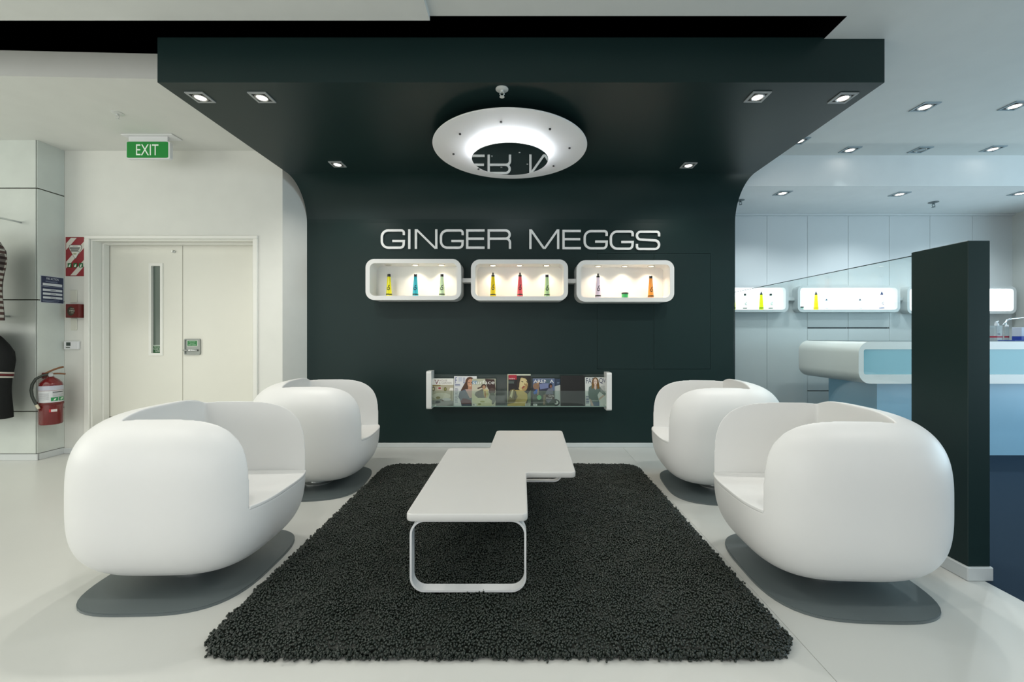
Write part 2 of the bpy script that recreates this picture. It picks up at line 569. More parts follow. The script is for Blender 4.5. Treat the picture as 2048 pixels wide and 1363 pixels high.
# graphite half wall with pale skirting
hw = MB(); hw.bbox(2.012, 1.868, 0.058, 2.112, 2.14, 1.528, 0.002)
hw = structure(hw.build('wall_half', GRAPHITE), 'dark graphite half wall ending the glass screen')
structure(MB().bbox(2.000, 1.858, 0, 2.118, 2.15, 0.062, 0.004).build('baseboard_half', SKIRT))

# glass screen from the half wall back to the graphite wall
g_ = MB().bbox(2.100, 2.151, 0.016, 2.112, 4.105, 1.528, 0.001).build('glass_screen', GLASS)
tag(g_, 'tall clear glass screen running from the dark half wall to the graphite wall', 'glass screen')
MB().bbox(2.100, 2.151, 1.528, 2.112, 4.105, 1.531, 0.0005).build('edge', mat('dark_glass_rim', (0.05, 0.07, 0.065), 0.2), g_)
structure(MB().bbox(2.094, 2.152, 0, 2.118, 4.095, 0.016, 0.002).build('trim_2', STEEL))

# ------------------------------------------------------------------ double door
door = bpy.data.objects.new('door_1', None); door.location = (-3.27, DY, 0); COL.objects.link(door)
WM[door.name] = Matrix.Translation(door.location)
structure(door, 'pale double door with a narrow vision panel and recessed latch')
OFFW = mat('off_white_door_paint', (0.76, 0.755, 0.68), 0.42, var=0.015)
TRIMW = mat('white_gloss_trim', (0.80, 0.80, 0.75), 0.35, var=0.015)
b = MB()
b.bbox(-4.075, DY - 0.018, 0, ox0, DY + 0.001, oz, 0.003); b.bbox(ox1, DY - 0.018, 0, -2.460, DY + 0.001, oz, 0.003)
b.bbox(-4.075, DY - 0.018, oz, -2.460, DY + 0.001, 2.036, 0.004)
b.build('door_frame', TRIMW, door)
b = MB()
b.bbox(ox0, DY + 0.001, 0, ox0 + 0.014, DY + 0.30, oz, 0.002); b.bbox(ox1 - 0.014, DY + 0.001, 0, ox1, DY + 0.30, oz, 0.002)
b.bbox(ox0 + 0.014, DY + 0.001, oz - 0.014, ox1 - 0.014, DY + 0.30, oz, 0.002)
b.bbox(ox0 + 0.014, DY + 0.09, 0, ox0 + 0.03, DY + 0.15, oz - 0.014, 0.003); b.bbox(ox1 - 0.03, DY + 0.09, 0, ox1 - 0.014, DY + 0.15, oz - 0.014, 0.003)
b.bbox(ox0 + 0.03, DY + 0.09, oz - 0.03, ox1 - 0.03, DY + 0.15, oz - 0.014, 0.003)
b.build('door_jamb', TRIMW, door)
LY = DY + 0.155                                # leaf face
xm = at(365.5, 0, LY).x
v0, v1 = at(303, 706, LY), at(322, 531, LY)
b = MB()      # left leaf with an opening for the pane
lx0, lx1 = ox0 + 0.017, xm - 0.003
b.box(lx0, LY, 0.008, v0.x, LY + 0.042, 1.984); b.box(v1.x, LY, 0.008, lx1, LY + 0.042, 1.984)
b.box(v0.x, LY, 0.008, v1.x, LY + 0.042, v0.z); b.box(v0.x, LY, v1.z, v1.x, LY + 0.042, 1.984)
leafL = b.build('door_leaf', OFFW, door)
b = MB().ring([(v0.x - 0.022, v0.z - 0.022), (v1.x + 0.022, v0.z - 0.022), (v1.x + 0.022, v1.z + 0.022), (v0.x - 0.022, v1.z + 0.022)],
              [(v0.x + 0.003, v0.z + 0.003), (v1.x - 0.003, v0.z + 0.003), (v1.x - 0.003, v1.z - 0.003), (v0.x + 0.003, v1.z - 0.003)], LY - 0.008, LY + 0.03, 'y')
b.build('glazing_bead', TRIMW, leafL)
MB().box(v0.x, LY + 0.018, v0.z, v1.x, LY + 0.024, v1.z).build('pane', PANE, leafL)
s = Sheet((v0.x, LY + 0.0155, v0.z + 0.004), (v1.x - v0.x, 0, 0), (0, 0, 0.075), (0, -1, 0))
s.rect(0, 0, 1, 1, '1d5c30').rect(0, 0.92, 1, 1.0, 'e8efe6').text('FIRE DOOR', 0.12, 0.68, 0.88, 0.82, 'dfeadc').text('PLEASE KEEP', 0.06, 0.40, 0.94, 0.56, 'e8efe6').text('CLOSED', 0.24, 0.14, 0.76, 0.30, 'e8efe6')
s.build('sticker', leafL)['label'] = 'small green sticker with white writing'
p = at(349, 503, LY)
b = MB().lathe([(0.013, 0), (0.013, -0.012), (0.006, -0.016), (0.006, -0.03), (0.0, -0.03)], (p.x, LY, p.z), 12, 'y')
b.build('door_bolt', STEEL, leafL)
MB().bbox(lx0 + 0.002, LY - 0.0025, 0.02, lx1 - 0.01, LY, 0.315, 0.001).build('kick_plate', mat('dull_kick_plate', (0.30, 0.30, 0.24), 0.4, metal=0.5), leafL)
leafR = MB().box(xm + 0.003, LY, 0.008, ox1 - 0.017, LY + 0.042, 1.984).build('door_leaf', OFFW, door)
LATCH = mat('latch_grey', (0.30, 0.32, 0.30), 0.35, metal=0.2)
h0, h1 = at(370.5, 709, LY), at(402, 677, LY)
b = MB().prism(rrect(h0.x, h0.z, h1.x, h1.z, 0.012), LY - 0.006, LY, 'y')
b.use(LATCH); b.ring(rrect(h0.x, h0.z, h1.x, h1.z, 0.012), rrect(h0.x + 0.008, h0.z + 0.008, h1.x - 0.008, h1.z - 0.008, 0.008), LY - 0.016, LY - 0.005, 'y')
b.build('latch_plate', LATCH, leafR)
zc = h0.z + 0.045
MB().tube([(h0.x - 0.006, LY - 0.022, zc), (h1.x - 0.018, LY - 0.022, zc)], 0.008, 10).build('latch_bar', CHROME, leafR)
s = Sheet((h0.x + 0.022, LY - 0.0065, h0.z + 0.082), (h1.x - h0.x - 0.05, 0, 0), (0, 0, 0.058), (0, -1, 0))
s.rect(0, 0, 1, 1, 'dfe6dc').rect(0.04, 0.06, 0.96, 0.94, '1f7a3c').text('FIRE DOOR', 0.2, 0.68, 0.8, 0.82, 'b9d8bd').text('PLEASE', 0.3, 0.42, 0.7, 0.54, 'b9d8bd').text('KEEP CLOSED', 0.15, 0.18, 0.85, 0.32, 'b9d8bd')
s.build('sticker', leafR)['label'] = 'green and white fire door sticker'

# ================================================================== CHAIRS
A_, B_, C_, N_, M_ = 0.413, 0.358, 0.361, 3.3, 3.35
CZ, CAV, BACK, SEAT = 0.421, 0.241, -0.155, 0.379
def blob(res=44, sc=1.0):
    """rounded-cube body: a cube grid pushed out onto a superellipsoid"""
    import bmesh
    vs, fs = [], []
    for ax in range(3):
        for sg in (-1, 1):
            o = len(vs)
            for i in range(res + 1):
                for j in range(res + 1):
                    u = math.tan((2 * i / res - 1) * 0.84) / math.tan(0.84); v = math.tan((2 * j / res - 1) * 0.84) / math.tan(0.84)
                    d = [0, 0, 0]; d[ax] = sg; d[(ax + 1) % 3] = u; d[(ax + 2) % 3] = v
                    r = (abs(d[0]) ** N_ + abs(d[1]) ** N_) ** (1 / N_)
                    k = sc / (r ** M_ + abs(d[2]) ** M_) ** (1 / M_)
                    vs.append((d[0] * k * A_, d[1] * k * B_, d[2] * k * C_ + CZ))
            for i in range(res):
                for j in range(res):
                    q = [o + i * (res + 1) + j, o + (i + 1) * (res + 1) + j, o + (i + 1) * (res + 1) + j + 1, o + i * (res + 1) + j + 1]
                    fs.append(q if sg > 0 else q[::-1])
    me = bpy.data.meshes.new('blob')
    me.from_pydata(vs, [], fs)
    bm = bmesh.new(); bm.from_mesh(me)
    bmesh.ops.remove_doubles(bm, verts=bm.verts, dist=1e-5)
    bmesh.ops.recalc_face_normals(bm, faces=bm.faces)
    bm.to_mesh(me); bm.free()
    return me

def cutter(x0, hw_, z0, z1, r):
    poly = round_poly([(x0, -hw_), (1.0, -hw_), (1.0, hw_), (x0, hw_)], [r, 0, 0, r], 6)
    b = MB().prism(poly, z0, z1, 'z')
    return b.build('cutter', PLASTIC)

def carve(me, cut, op, voxel, smooth, name):
    o = bpy.data.objects.new(name, me); COL.objects.link(o)
    m = o.modifiers.new('cut', 'BOOLEAN'); m.object = cut; m.operation = op; m.solver = 'EXACT'
    m = o.modifiers.new('even', 'REMESH'); m.mode = 'VOXEL'; m.voxel_size = voxel; m.use_smooth_shade = True
    m = o.modifiers.new('soft', 'SMOOTH'); m.factor = 0.5; m.iterations = smooth
    m = o.modifiers.new('lean', 'DECIMATE'); m.ratio = 0.22
    bpy.context.view_layer.update()
    dg = bpy.context.evaluated_depsgraph_get()
    out = bpy.data.meshes.new_from_object(o.evaluated_get(dg))
    bpy.data.objects.remove(o)
    out.name = name
    out.materials.clear(); out.materials.append(PLASTIC)
    out.polygons.foreach_set('use_smooth', [True] * len(out.polygons))
    return out

cut1 = cutter(BACK, CAV, SEAT - 0.012, 1.2, 0.012)
shell_me = carve(blob(), cut1, 'DIFFERENCE', 0.0036, 14, 'shell')
cut2 = cutter(BACK + 0.001, CAV - 0.001, SEAT - 0.016, SEAT, 0.012)
seat_me = carve(blob(sc=1.004), cut2, 'INTERSECT', 0.0032, 2, 'seat')
for c in (cut1, cut2): bpy.data.objects.remove(c)

def squircle(a, b_, n, k=72):
    out = []
    for i in range(k):
        t = 2 * math.pi * i / k
        c, s_ = math.cos(t), math.sin(t)
        r = (abs(c) ** n + abs(s_) ** n) ** (-1 / n)
        out.append((a * c * r, b_ * s_ * r))
    return out

chair = thing('lounge_chair', 'large white tub chair in front of the double door, left of the rug', 'chair', (0, 0, 0), 'white tub chairs around the rug')
link('shell', shell_me, chair)
link('seat', seat_me, chair)
b = MB()
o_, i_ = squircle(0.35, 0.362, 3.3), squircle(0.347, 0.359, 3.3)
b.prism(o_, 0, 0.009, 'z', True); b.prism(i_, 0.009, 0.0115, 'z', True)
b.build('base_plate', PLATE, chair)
MB().lathe([(0.10, 0.0115), (0.10, 0.018), (0.062, 0.022), (0.058, 0.09)], (0, 0, 0), 28).build('swivel_post', STEEL, chair)
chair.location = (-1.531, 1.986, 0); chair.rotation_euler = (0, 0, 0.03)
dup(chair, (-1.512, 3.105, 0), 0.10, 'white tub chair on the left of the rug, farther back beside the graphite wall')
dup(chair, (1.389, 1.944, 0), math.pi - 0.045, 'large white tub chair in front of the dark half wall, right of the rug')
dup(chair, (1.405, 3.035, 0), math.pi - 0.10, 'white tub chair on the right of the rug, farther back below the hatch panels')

# ================================================================== RUG
RX0, RX1, RY0, RY1, RZ = -1.125, 0.968, 1.408, 3.49, 0.026
rug = thing('shag_rug', 'square charcoal shag rug of beaded pile under the white coffee table', 'rug', ((RX0 + RX1) / 2, (RY0 + RY1) / 2, 0))
RUGM = mat('charcoal_wool', (0.010, 0.013, 0.010), 0.5, var=0.3, scale=300)
MB().prism(rrect(RX0 + 0.018, RY0 + 0.018, RX1 - 0.018, RY1 - 0.018, 0.115, 8), 0.001, RZ, 'z').build('backing', RUGM, rug)

def pile_mesh():
    rng = np.random.default_rng(5)
    sp = 0.0086
    pts = []
    rows = int((RY1 - RY0) / (sp * 0.866)) + 1
    for r in range(rows):
        y = RY0 + r * sp * 0.866
        xs = np.arange(RX0 + (sp / 2 if r % 2 else 0), RX1, sp)
        pts.append(np.stack([xs, np.full_like(xs, y)], 1))
    P = np.concatenate(pts)
    P += rng.normal(0, sp * 0.24, P.shape)
    rad = 0.13
    dx = np.maximum(np.maximum(RX0 + rad - P[:, 0], P[:, 0] - (RX1 - rad)), 0)
    dy = np.maximum(np.maximum(RY0 + rad - P[:, 1], P[:, 1] - (RY1 - rad)), 0)
    d = np.hypot(dx, dy)
    edge = rad - d + 0
    edge = np.where((dx == 0) & (dy == 0), 1.0, edge)
    keep = edge > rng.uniform(-0.006, 0.004, len(P))
    P = P[keep]; edge = edge[keep]
    n = len(P)
    lump = 0.004 * np.sin(P[:, 0] * 21 + np.sin(P[:, 1] * 17) * 1.5) * np.sin(P[:, 1] * 19 + np.cos(P[:, 0] * 13))
    top = 0.034 + lump + rng.normal(0, 0.0030, n)
    fall = np.clip(edge / 0.03, 0, 1)
    top = top * (0.30 + 0.70 * np.sqrt(fall))
    side = np.where(edge < 0.016)[0]                       # strands hanging over the edge
    extra = np.repeat(side, 4)
    ep = P[extra] + rng.normal(0, 0.0045, (len(extra), 2))
    et = rng.uniform(0.007, 0.030, len(extra))
    P = np.concatenate([P, ep]); top = np.concatenate([top, et]); n = len(P)
    # bead profile: 4 levels, 6 around
    ang = np.arange(6) * math.pi / 3 + 0.2
    lev = [(-0.0065, 0.8), (-0.0028, 1.0), (0.0, 0.70)]
    rb = rng.uniform(0.0042, 0.0053, n)
    tilt = rng.normal(0, 0.0012, (n, 2))
    V = np.zeros((n, 19, 3)); k = 0
    for dz, rr in lev:
        for a in ang:
            V[:, k, 0] = P[:, 0] + rb * rr * math.cos(a) + tilt[:, 0] * (1 + dz / 0.0065)
            V[:, k, 1] = P[:, 1] + rb * rr * math.sin(a) + tilt[:, 1] * (1 + dz / 0.0065)
            V[:, k, 2] = top + dz - 0.0015
            k += 1
    V[:, 18, 0] = P[:, 0] + tilt[:, 0]; V[:, 18, 1] = P[:, 1] + tilt[:, 1]; V[:, 18, 2] = top + 0.0006
    V[:, :, 2] = np.maximum(V[:, :, 2], 0.002)
    tri = []
    for l in range(2):
        for i in range(6):
            j = (i + 1) % 6
            a, b2, c, d2 = l * 6 + i, l * 6 + j, (l + 1) * 6 + j, (l + 1) * 6 + i
            tri += [(a, b2, c), (a, c, d2)]
    for i in range(6): tri.append((12 + i, 12 + (i + 1) % 6, 18))
    tri = np.array(tri)
    T = (tri[None] + (np.arange(n) * 19)[:, None, None]).reshape(-1, 3)
    me = bpy.data.meshes.new('pile')
    me.vertices.add(n * 19); me.vertices.foreach_set('co', V.reshape(-1))
    me.loops.add(len(T) * 3); me.loops.foreach_set('vertex_index', T.reshape(-1).astype(np.int32))
    me.polygons.add(len(T))
    me.polygons.foreach_set('loop_start', np.arange(0, len(T) * 3, 3, dtype=np.int32))
    me.polygons.foreach_set('use_smooth', np.ones(len(T), bool))
    me.update(calc_edges=True); me.validate()
    return me
pme = pile_mesh()
PILE = mat('charcoal_pile', (0.0120, 0.0195, 0.0140), 0.27, var=0.5, scale=400, spec=0.6)
pme.materials.append(PILE)
link('pile', pme, rug)['kind'] = 'stuff'

# ================================================================== COFFEE TABLE
TZ = 0.369
tab = thing('coffee_table', 'low white coffee table with a stepped top and flat loop legs on the rug', 'table', (-0.08, 2.45, 0))
pts = [(-0.475, 1.70), (0.028, 1.70), (0.028, 2.225), (0.295, 2.225), (0.318, 3.205), (-0.188, 3.205), (-0.205, 2.705), (-0.475, 2.705)]
rr = [0.03, 0.03, 0.02, 0.03, 0.03, 0.03, 0.02, 0.03]
b = MB()
def shrink(poly, d):
    n = len(poly); out = []
    for i in range(n):
        p = Vector(poly[i]).to_2d(); a = Vector(poly[i - 1]).to_2d(); c = Vector(poly[(i + 1) % n]).to_2d()
        d0 = (p - a).normalized(); d1 = (c - p).normalized()
        m = (Vector((-d0.y, d0.x)) + Vector((-d1.y, d1.x))).normalized()
        out.append(tuple(p + m * d))
    return out
outl = round_poly(pts, rr, 6)
lay = []
for d, z in ((0.006, TZ - 0.032), (0.002, TZ - 0.030), (0.0, TZ - 0.026), (0.0, TZ - 0.006), (0.002, TZ - 0.002), (0.006, TZ)):
    lay.append([(x, y, z) for x, y in (shrink(outl, d) if d else outl)])
n = len(outl)
b.add([p for l in lay for p in l], [list(range(n)), list(range(5 * n, 6 * n))])
for l in range(5):
    for i in range(n):
        j = (i + 1) % n
        b.f.append([l * n + i, l * n + j, (l + 1) * n + j, (l + 1) * n + i]); b.m.append(0); b.sm.append(True)
b.build('tabletop', mat('table_lacquer', (0.67, 0.67, 0.655), 0.35, var=0.015), tab)
for x0, x1, y0 in ((-0.462, 0.022, 1.722), (-0.185, 0.300, 3.02)):
    z0, z1 = 0.036, TZ - 0.032
    MB().ring(rrect(x0, z0, x1, z1, 0.062, 8), rrect(x0 + 0.0085, z0 + 0.0085, x1 - 0.0085, z1 - 0.0085, 0.0535, 8), y0, y0 + 0.045, 'y').build('leg', WHITE_MET, tab)

# ================================================================== PENDANT LAMP
LX, LYc = -0.082, 3.13
lamp = thing('pendant_lamp', 'round white saucer lamp with a mirrored centre under the graphite canopy', 'lamp', (LX, LYc, 2.40))
RO = 0.572
b = MB().lathe([(0.05, 2.487), (0.2, 2.487), (0.40, 2.491), (RO, 2.500), (RO + 0.002, 2.504), (RO, 2.508), (0.3, 2.500), (0.05, 2.497)], (LX, LYc, 0), 96, cap=False)
b.build('reflector', mat('white_enamel', (0.82, 0.82, 0.82), 0.45, var=0.0), lamp)
MB().lathe([(0.285, 2.4215), (0.287, 2.424), (0.285, 2.427)], (LX, LYc, 0), 80).build('mirror_disc', MIRROR, lamp)
for k in range(4):
    a = k * math.pi / 2 + 0.5
    MB().lathe([(0.008, 2.4215), (0.007, 2.4195), (0, 2.419)], (LX + 0.15 * math.cos(a), LYc + 0.15 * math.sin(a), 0), 10).build('mirror_screw', CHROME, lamp)
ring = [(LX + 0.235 * math.cos(2 * math.pi * k / 48), LYc + 0.235 * math.sin(2 * math.pi * k / 48), 2.452) for k in range(49)]
MB().tube(ring, 0.014, 10).build('lamp_tube', emis('fluorescent_tube', 'f4f8ff', 17.0), lamp)
for px, py in ((1002, 243), (920, 267), (1100, 257), (1139, 295), (907, 307), (957, 337), (1107, 331)):
    p = at(px, py, 1.0) - Vector((0, 0, EYE)); k = (2.492 - EYE) / p.z
    MB().lathe([(0.008, 2.4915), (0.008, 2.484), (0.0, 2.4835)], (p.x * k, k, 0), 10).build('screw', BLACK, lamp)
b = MB(); b.lathe([(0.30, 2.500), (0.30, 2.535), (0.06, 2.545), (0.06, SOF)], (LX, LYc, 0), 48)
b.build('housing', mat('grey_lamp_housing', (0.45, 0.46, 0.48), 0.4), lamp)

# ================================================================== DOWNLIGHTS
FRAME = mat('grey_light_frame', (0.36, 0.38, 0.38), 0.45)
GIMB = mat('silver_gimbal', (0.45, 0.45, 0.43), 0.3, metal=0.7)
BULB = emis('halogen_bulb', 'fff8ef', 9.0)
BULB_OFF = mat('unlit_bulb', (0.35, 0.40, 0.42), 0.15)
def downlight_at(pos, label, s=0.112, power=10, lit=True, col=(1, 0.97, 0.90), frame=FRAME, group='recessed square downlights', angle=95):
    x, y, z = pos
    t = thing('downlight', label, 'light', (x, y, z), group)
    h = s / 2
    sq = lambda k: [(x - k, y - k), (x + k, y - k), (x + k, y + k), (x - k, y + k)]
    MB().ring(sq(h), sq(h * 0.76), z - 0.006, z + 0.001, 'z').build('frame', frame, t)
    MB().box(x - h * 0.77, y - h * 0.77, z - 0.0015, x + h * 0.77, y + h * 0.77, z + 0.001).build('housing', BLACK, t)
    MB().lathe([(h * 0.70, -0.0015), (h * 0.72, -0.006), (h * 0.60, -0.009), (h * 0.52, -0.004), (h * 0.52, -0.0015)], (x, y, z), 24, cap=False).build('gimbal_ring', GIMB, t)
    MB().lathe([(h * 0.50, -0.0015), (h * 0.50, -0.006), (h * 0.3, -0.008), (0, -0.0085)], (x, y, z), 20).build('bulb', BULB if lit else BULB_OFF, t)
    if lit:
        spot('bulb_light', t, (x, y, z - 0.03), power, angle, col)
    return t
def on_plane(px, py, z):
    Y = (z - EYE) * F / (VY - py)
    return ((px - VX) / F * Y, Y, z)
CAN = [((401, 194), 'square downlight nearest the front corner of the canopy above the exit sign'),
       ((524, 194), 'square downlight at the canopy front edge, second from the exit sign side'),
       ((1515, 193), 'square downlight at the canopy front edge, second from the salon side'),
       ((1686, 195), 'square downlight nearest the front corner of the canopy on the salon side'),
       ((675, 328), 'small square downlight deep in the canopy near the white wall return'),
       ((1377, 330), 'small square downlight deep in the canopy near the salon end')]
for (px, py), lb in CAN:
    downlight_at(on_plane(px, py, SOF), lb, power=(13 if py > 300 else 26), group='downlights in the graphite canopy', angle=150)
SAL = [((1850, 213), CEIL, 'square downlight in the front row of the salon ceiling, nearer the canopy', True),
       ((2030, 211), CEIL, 'square downlight in the front row of the salon ceiling, at the right edge', True),
       ((1598, 281), CEIL, 'square downlight half hidden behind the canopy edge in the salon ceiling', True),
       ((1700, 299), CEIL, 'square downlight in the second row of the salon ceiling, nearest the canopy', True),
       ((1841, 299), CEIL, 'unlit square downlight in the second row of the salon ceiling', False),
       ((1986, 297), CEIL, 'square downlight in the second row of the salon ceiling, right of the unlit one', True),
       ((1565, 385.5), 2.534, 'square downlight in the dropped ceiling strip, nearest the graphite wall', True),
       ((1799, 387.5), 2.534, 'square downlight in the middle of the dropped ceiling strip', True),
       ((2040, 386), 2.534, 'square downlight in the dropped ceiling strip, at the right edge', True)]
SFR = mat('pale_light_frame', (0.30, 0.38, 0.42), 0.4)
for (px, py), z, lb, lit in SAL:
    downlight_at(on_plane(px, py, z), lb, s=0.128, power=(5 if py > 250 and z == CEIL else 26), lit=lit, col=(0.88, 0.97, 1.0), frame=SFR, group='downlights in the salon ceilings', angle=(55 if py > 250 and z == CEIL else 140))

for i, x in enumerate((-2.6, -0.9, 0.9, 2.6)):  # extra downlights added out of view to light chairs and floor
    downlight_at((x, 0.75, 2.80 if x < -0.49 else CEIL), 'added square downlight out of view in the front ceiling, %s' % ('at the store end', 'second from the store end', 'second from the salon end', 'at the salon end')[i],
                 s=0.128, power=29, group='added downlights in the front ceiling', angle=150)
# ------------------------------------------------------------------ sprinklers
SPR = mat('white_sprinkler', (0.70, 0.72, 0.70), 0.35, metal=0.2)
SPRD = mat('dull_chrome_sprinkler', (0.16, 0.20, 0.21), 0.35, metal=0.3)
def sprinkler(pos, label, s=1.0, SPR=SPR):
    x, y, z = pos
    t = thing('sprinkler', label, 'sprinkler', pos, 'ceiling fire sprinklers')
    MB().lathe([(0.040 * s, 0), (0.040 * s, -0.004 * s), (0.026 * s, -0.010 * s), (0.012 * s, -0.010 * s)], pos, 24).build('escutcheon', SPR, t)
    b = MB().lathe([(0.010 * s, -0.008 * s), (0.010 * s, -0.022 * s)], pos, 12)
    for sg in (-1, 1):
        b.tube([(x + sg * 0.009 * s, y, z - 0.02 * s), (x + sg * 0.014 * s, y, z - 0.032 * s), (x + sg * 0.004 * s, y, z - 0.046 * s)], 0.0028 * s, 6)
    b.build('frame_arm', SPR, t)
    MB().lathe([(0, -0.046 * s), (0.014 * s, -0.047 * s), (0.016 * s, -0.050 * s), (0, -0.051 * s)], pos, 16).build('deflector', SPR, t)
sprinkler(on_plane(1004, 178, SOF), 'white fire sprinkler on the canopy in front of the saucer lamp', 0.95)
sprinkler(on_plane(235, 226, CEIL), 'white fire sprinkler on the store ceiling above the exit sign')
sprinkler(on_plane(1481, 400, 2.534), 'small fire sprinkler in the dropped ceiling beside the graphite wall edge', 1.0, SPRD)
sprinkler(on_plane(1867, 404, 2.534), 'small fire sprinkler in the dropped ceiling above the cupboard wall', 1.1, SPRD)

# ================================================================== SIGN LETTERS
def letter_paths(ch, wd, t):
    h = t / 2; W = wd
    if ch == 'I': return [[(h, 0), (h, 1)]]
    if ch == 'G':
        return [round_poly([(W - h, 0.70), (W - h, 1 - h), (h, 1 - h), (h, h), (W - h * 1.3, h), (W - h, 0.46 - h), (W * 0.48, 0.46 - h)], [0, .27, .33, .33, .27, 0, 0], 7, False)]
    if ch == 'N': return [[(h, 0), (h, 1)], [(W - h, 0), (W - h, 1)], 'diag', ]
    if ch == 'E': return [[(h, 0), (h, 1)], [(0, 1 - h), (W, 1 - h)], [(0, 0.52), (W * 0.97, 0.52)], [(0, h), (W, h)]]
    if ch == 'R':
        return [[(h, 0), (h, 1)], round_poly([(0, 1 - h), (W - h * 1.3, 1 - h), (W - h * 1.3, 0.52), (0, 0.52)], [0, .22, .22, 0], 7, False),
                round_poly([(W * 0.6, 0.52), (W - h, 0.52), (W - h, 0)], [0, .2, 0], 7, False)]
    if ch == 'S':
        return [round_poly([(W - h, 0.70), (W - h, 1 - h), (h, 1 - h), (h, 0.55), (W - h, 0.49), (W - h, h), (h, h), (h, 0.32)], [0, .22, .22, .2, .22, .25, .25, 0], 7, False)]
    if ch == 'M': return [[(h, 0), (h, 1)], [(W - h, 0), (W - h, 1)]]
LET = [('G', 761, 809.5, 458, 497), ('I', 816, 820.8, 458, 497), ('N', 829.2, 874.6, 458, 497), ('G', 879.3, 927.4, 458, 497),
       ('E', 932, 969, 458, 497), ('R', 975, 1022.2, 458, 497), ('M', 1058.6, 1118.8, 458.3, 497.3), ('E', 1124.9, 1161.8, 459, 498),
       ('G', 1167.4, 1215.9, 459.3, 498.2), ('G', 1219.8, 1267.9, 460, 499), ('S', 1272, 1320.8, 460.6, 499.6)]
sgn = thing('wall_lettering', 'white raised shop-name lettering on the graphite wall above the display boxes', 'sign', (0, WY, 1.95))
LETM = mat('white_letter_acrylic', (0.88, 0.89, 0.87), 0.4, var=0.01)
for ch, x0, x1, y0, y1 in LET:
    p0, p1 = at(x0, y1, WY - 0.02), at(x1, y0, WY - 0.02)
    Hh = p1.z - p0.z
    wd = (p1.x - p0.x) / Hh; t = 0.116
    b = MB()
    bands = []
    for pa in letter_paths(ch, wd, t):
        if pa == 'diag':
            k = t * 1.28
            bands.append(([(0.0, 1), (wd - k, 0)], [(k, 1), (wd, 0)]))
        else:
            bands.append(ribbon(pa, t))
    if ch == 'M':
        k = t * 1.15; mid = wd / 2
        bands.append(([(0, 1), (mid - k * 0.5, 0)], [(k, 1), (mid + k * 0.5, 0)])); bands.append(([(wd, 1), (mid + k * 0.5, 0)], [(wd - k, 1), (mid - k * 0.5, 0)]))
    for i, (L, Rr) in enumerate(bands):
        put_ribbon(b, L, Rr, WY - 0.016 - 0.0003 * i, WY - 0.004 - 0.0003 * i, lambda u, v: (p0.x + u * Hh, p0.z + v * Hh))
    pv = 0.72 if ch == 'S' else 0.3
    pin = (p0.x + 0.06 * Hh, p0.z + pv * Hh)
    b.tube([(pin[0], WY - 0.005, pin[1]), (pin[0], WY, pin[1])], 0.003, 6)
    b.build('letter', LETM, sgn)

# ================================================================== DISPLAY BOXES ON THE WALL
BY = 3.91
BOX = [(731, 922, 517.5, 599.5, [(777, 0), (831, 1), (883, 1)]), (942, 1136, 518.5, 600.5, [(986, 1), (1039, 1), (1093, 1)]), (1153.5, 1348.5, 520, 603, [(1196, 1), (1249, 1), (1302, 1)])]
BL = ['white rounded display box nearest the double door, holding yellow, blue and pale green bottles',
      'middle white rounded display box below the lettering, holding yellow, pink and green bottles',
      'white rounded display box over the hatch panels, holding lilac and orange bottles and a jar']
LENS = emis('spot_lens_warm', 'fff0d8', 6.0)
inner_floor = []
for bi, (x0, x1, y0, y1, pk) in enumerate(BOX):
    p0, p1 = at(x0, y1, BY), at(x1, y0, BY)
    t = thing('display_box', BL[bi], 'display box', ((p0.x + p1.x) / 2, BY, p0.z), 'white display boxes on the graphite wall')
    e = 0.040
    b = MB().ring(rrect(p0.x, p0.z, p1.x, p1.z, 0.082, 8), rrect(p0.x + e, p0.z + e, p1.x - e, p1.z - e, 0.045, 8), BY, WY, 'y')
    b.build('frame', WHITE_LAC, t)
    MB().prism(rrect(p0.x + e, p0.z + e, p1.x - e, p1.z - e, 0.045, 8), WY - 0.012, WY, 'y').build('back_panel', WHITE_LAC, t)
    inner_floor.append(p0.z + e)
    zt_ = p1.z - e
    for k, (px, lit) in enumerate(pk):
        q = at(px, 0, 4.005)
        nm = ['nearest the door', 'in the middle', 'farthest from the door'][k]
        bx = ['the display box nearest the door', 'the middle display box', 'the display box over the hatch panels'][bi]
        u = thing('puck_light', ('lit' if lit else 'unlit') + ' small round light ' + nm + ' inside ' + bx, 'light', (q.x, 4.0, zt_), 'small round lights in the display boxes')
        MB().lathe([(0.036, 0.0), (0.036, -0.004), (0.026, -0.006), (0.025, -0.002)], (q.x, 4.0, zt_), 24, cap=False).build('bezel', mat('cream_bezel', (0.62, 0.58, 0.50), 0.4), u)
        MB().lathe([(0.025, -0.001), (0.022, -0.004), (0, -0.005)], (q.x, 4.0, zt_), 20).build('lens', LENS if lit else mat('unlit_lens', (0.5, 0.5, 0.46), 0.3), u)
        if lit: spot('lens_light', u, (q.x, 4.015, zt_ - 0.012), 4.2, 125, (1.0, 0.80, 0.58), 0.8, 0.02)
for i, (x0, x1, y, lb) in enumerate(((922, 942, 560.5, 'short white bar joining the display box by the door to the middle one'), (1136, 1153.5, 561.5, 'short white bar joining the middle display box to the one over the hatch'))):
    p0, p1 = at(x0, y + 4.2, 4.0), at(x1, y - 4.2, 4.0)
    xa = at(x0, 0, BY).x; xb = at(x1, 0, BY).x
    tag(MB().bbox(xa, 3.99, p0.z, xb, WY, p1.z, 0.003).build('connector_bar', WHITE_LAC), lb, 'bar', 'bars joining the display boxes')

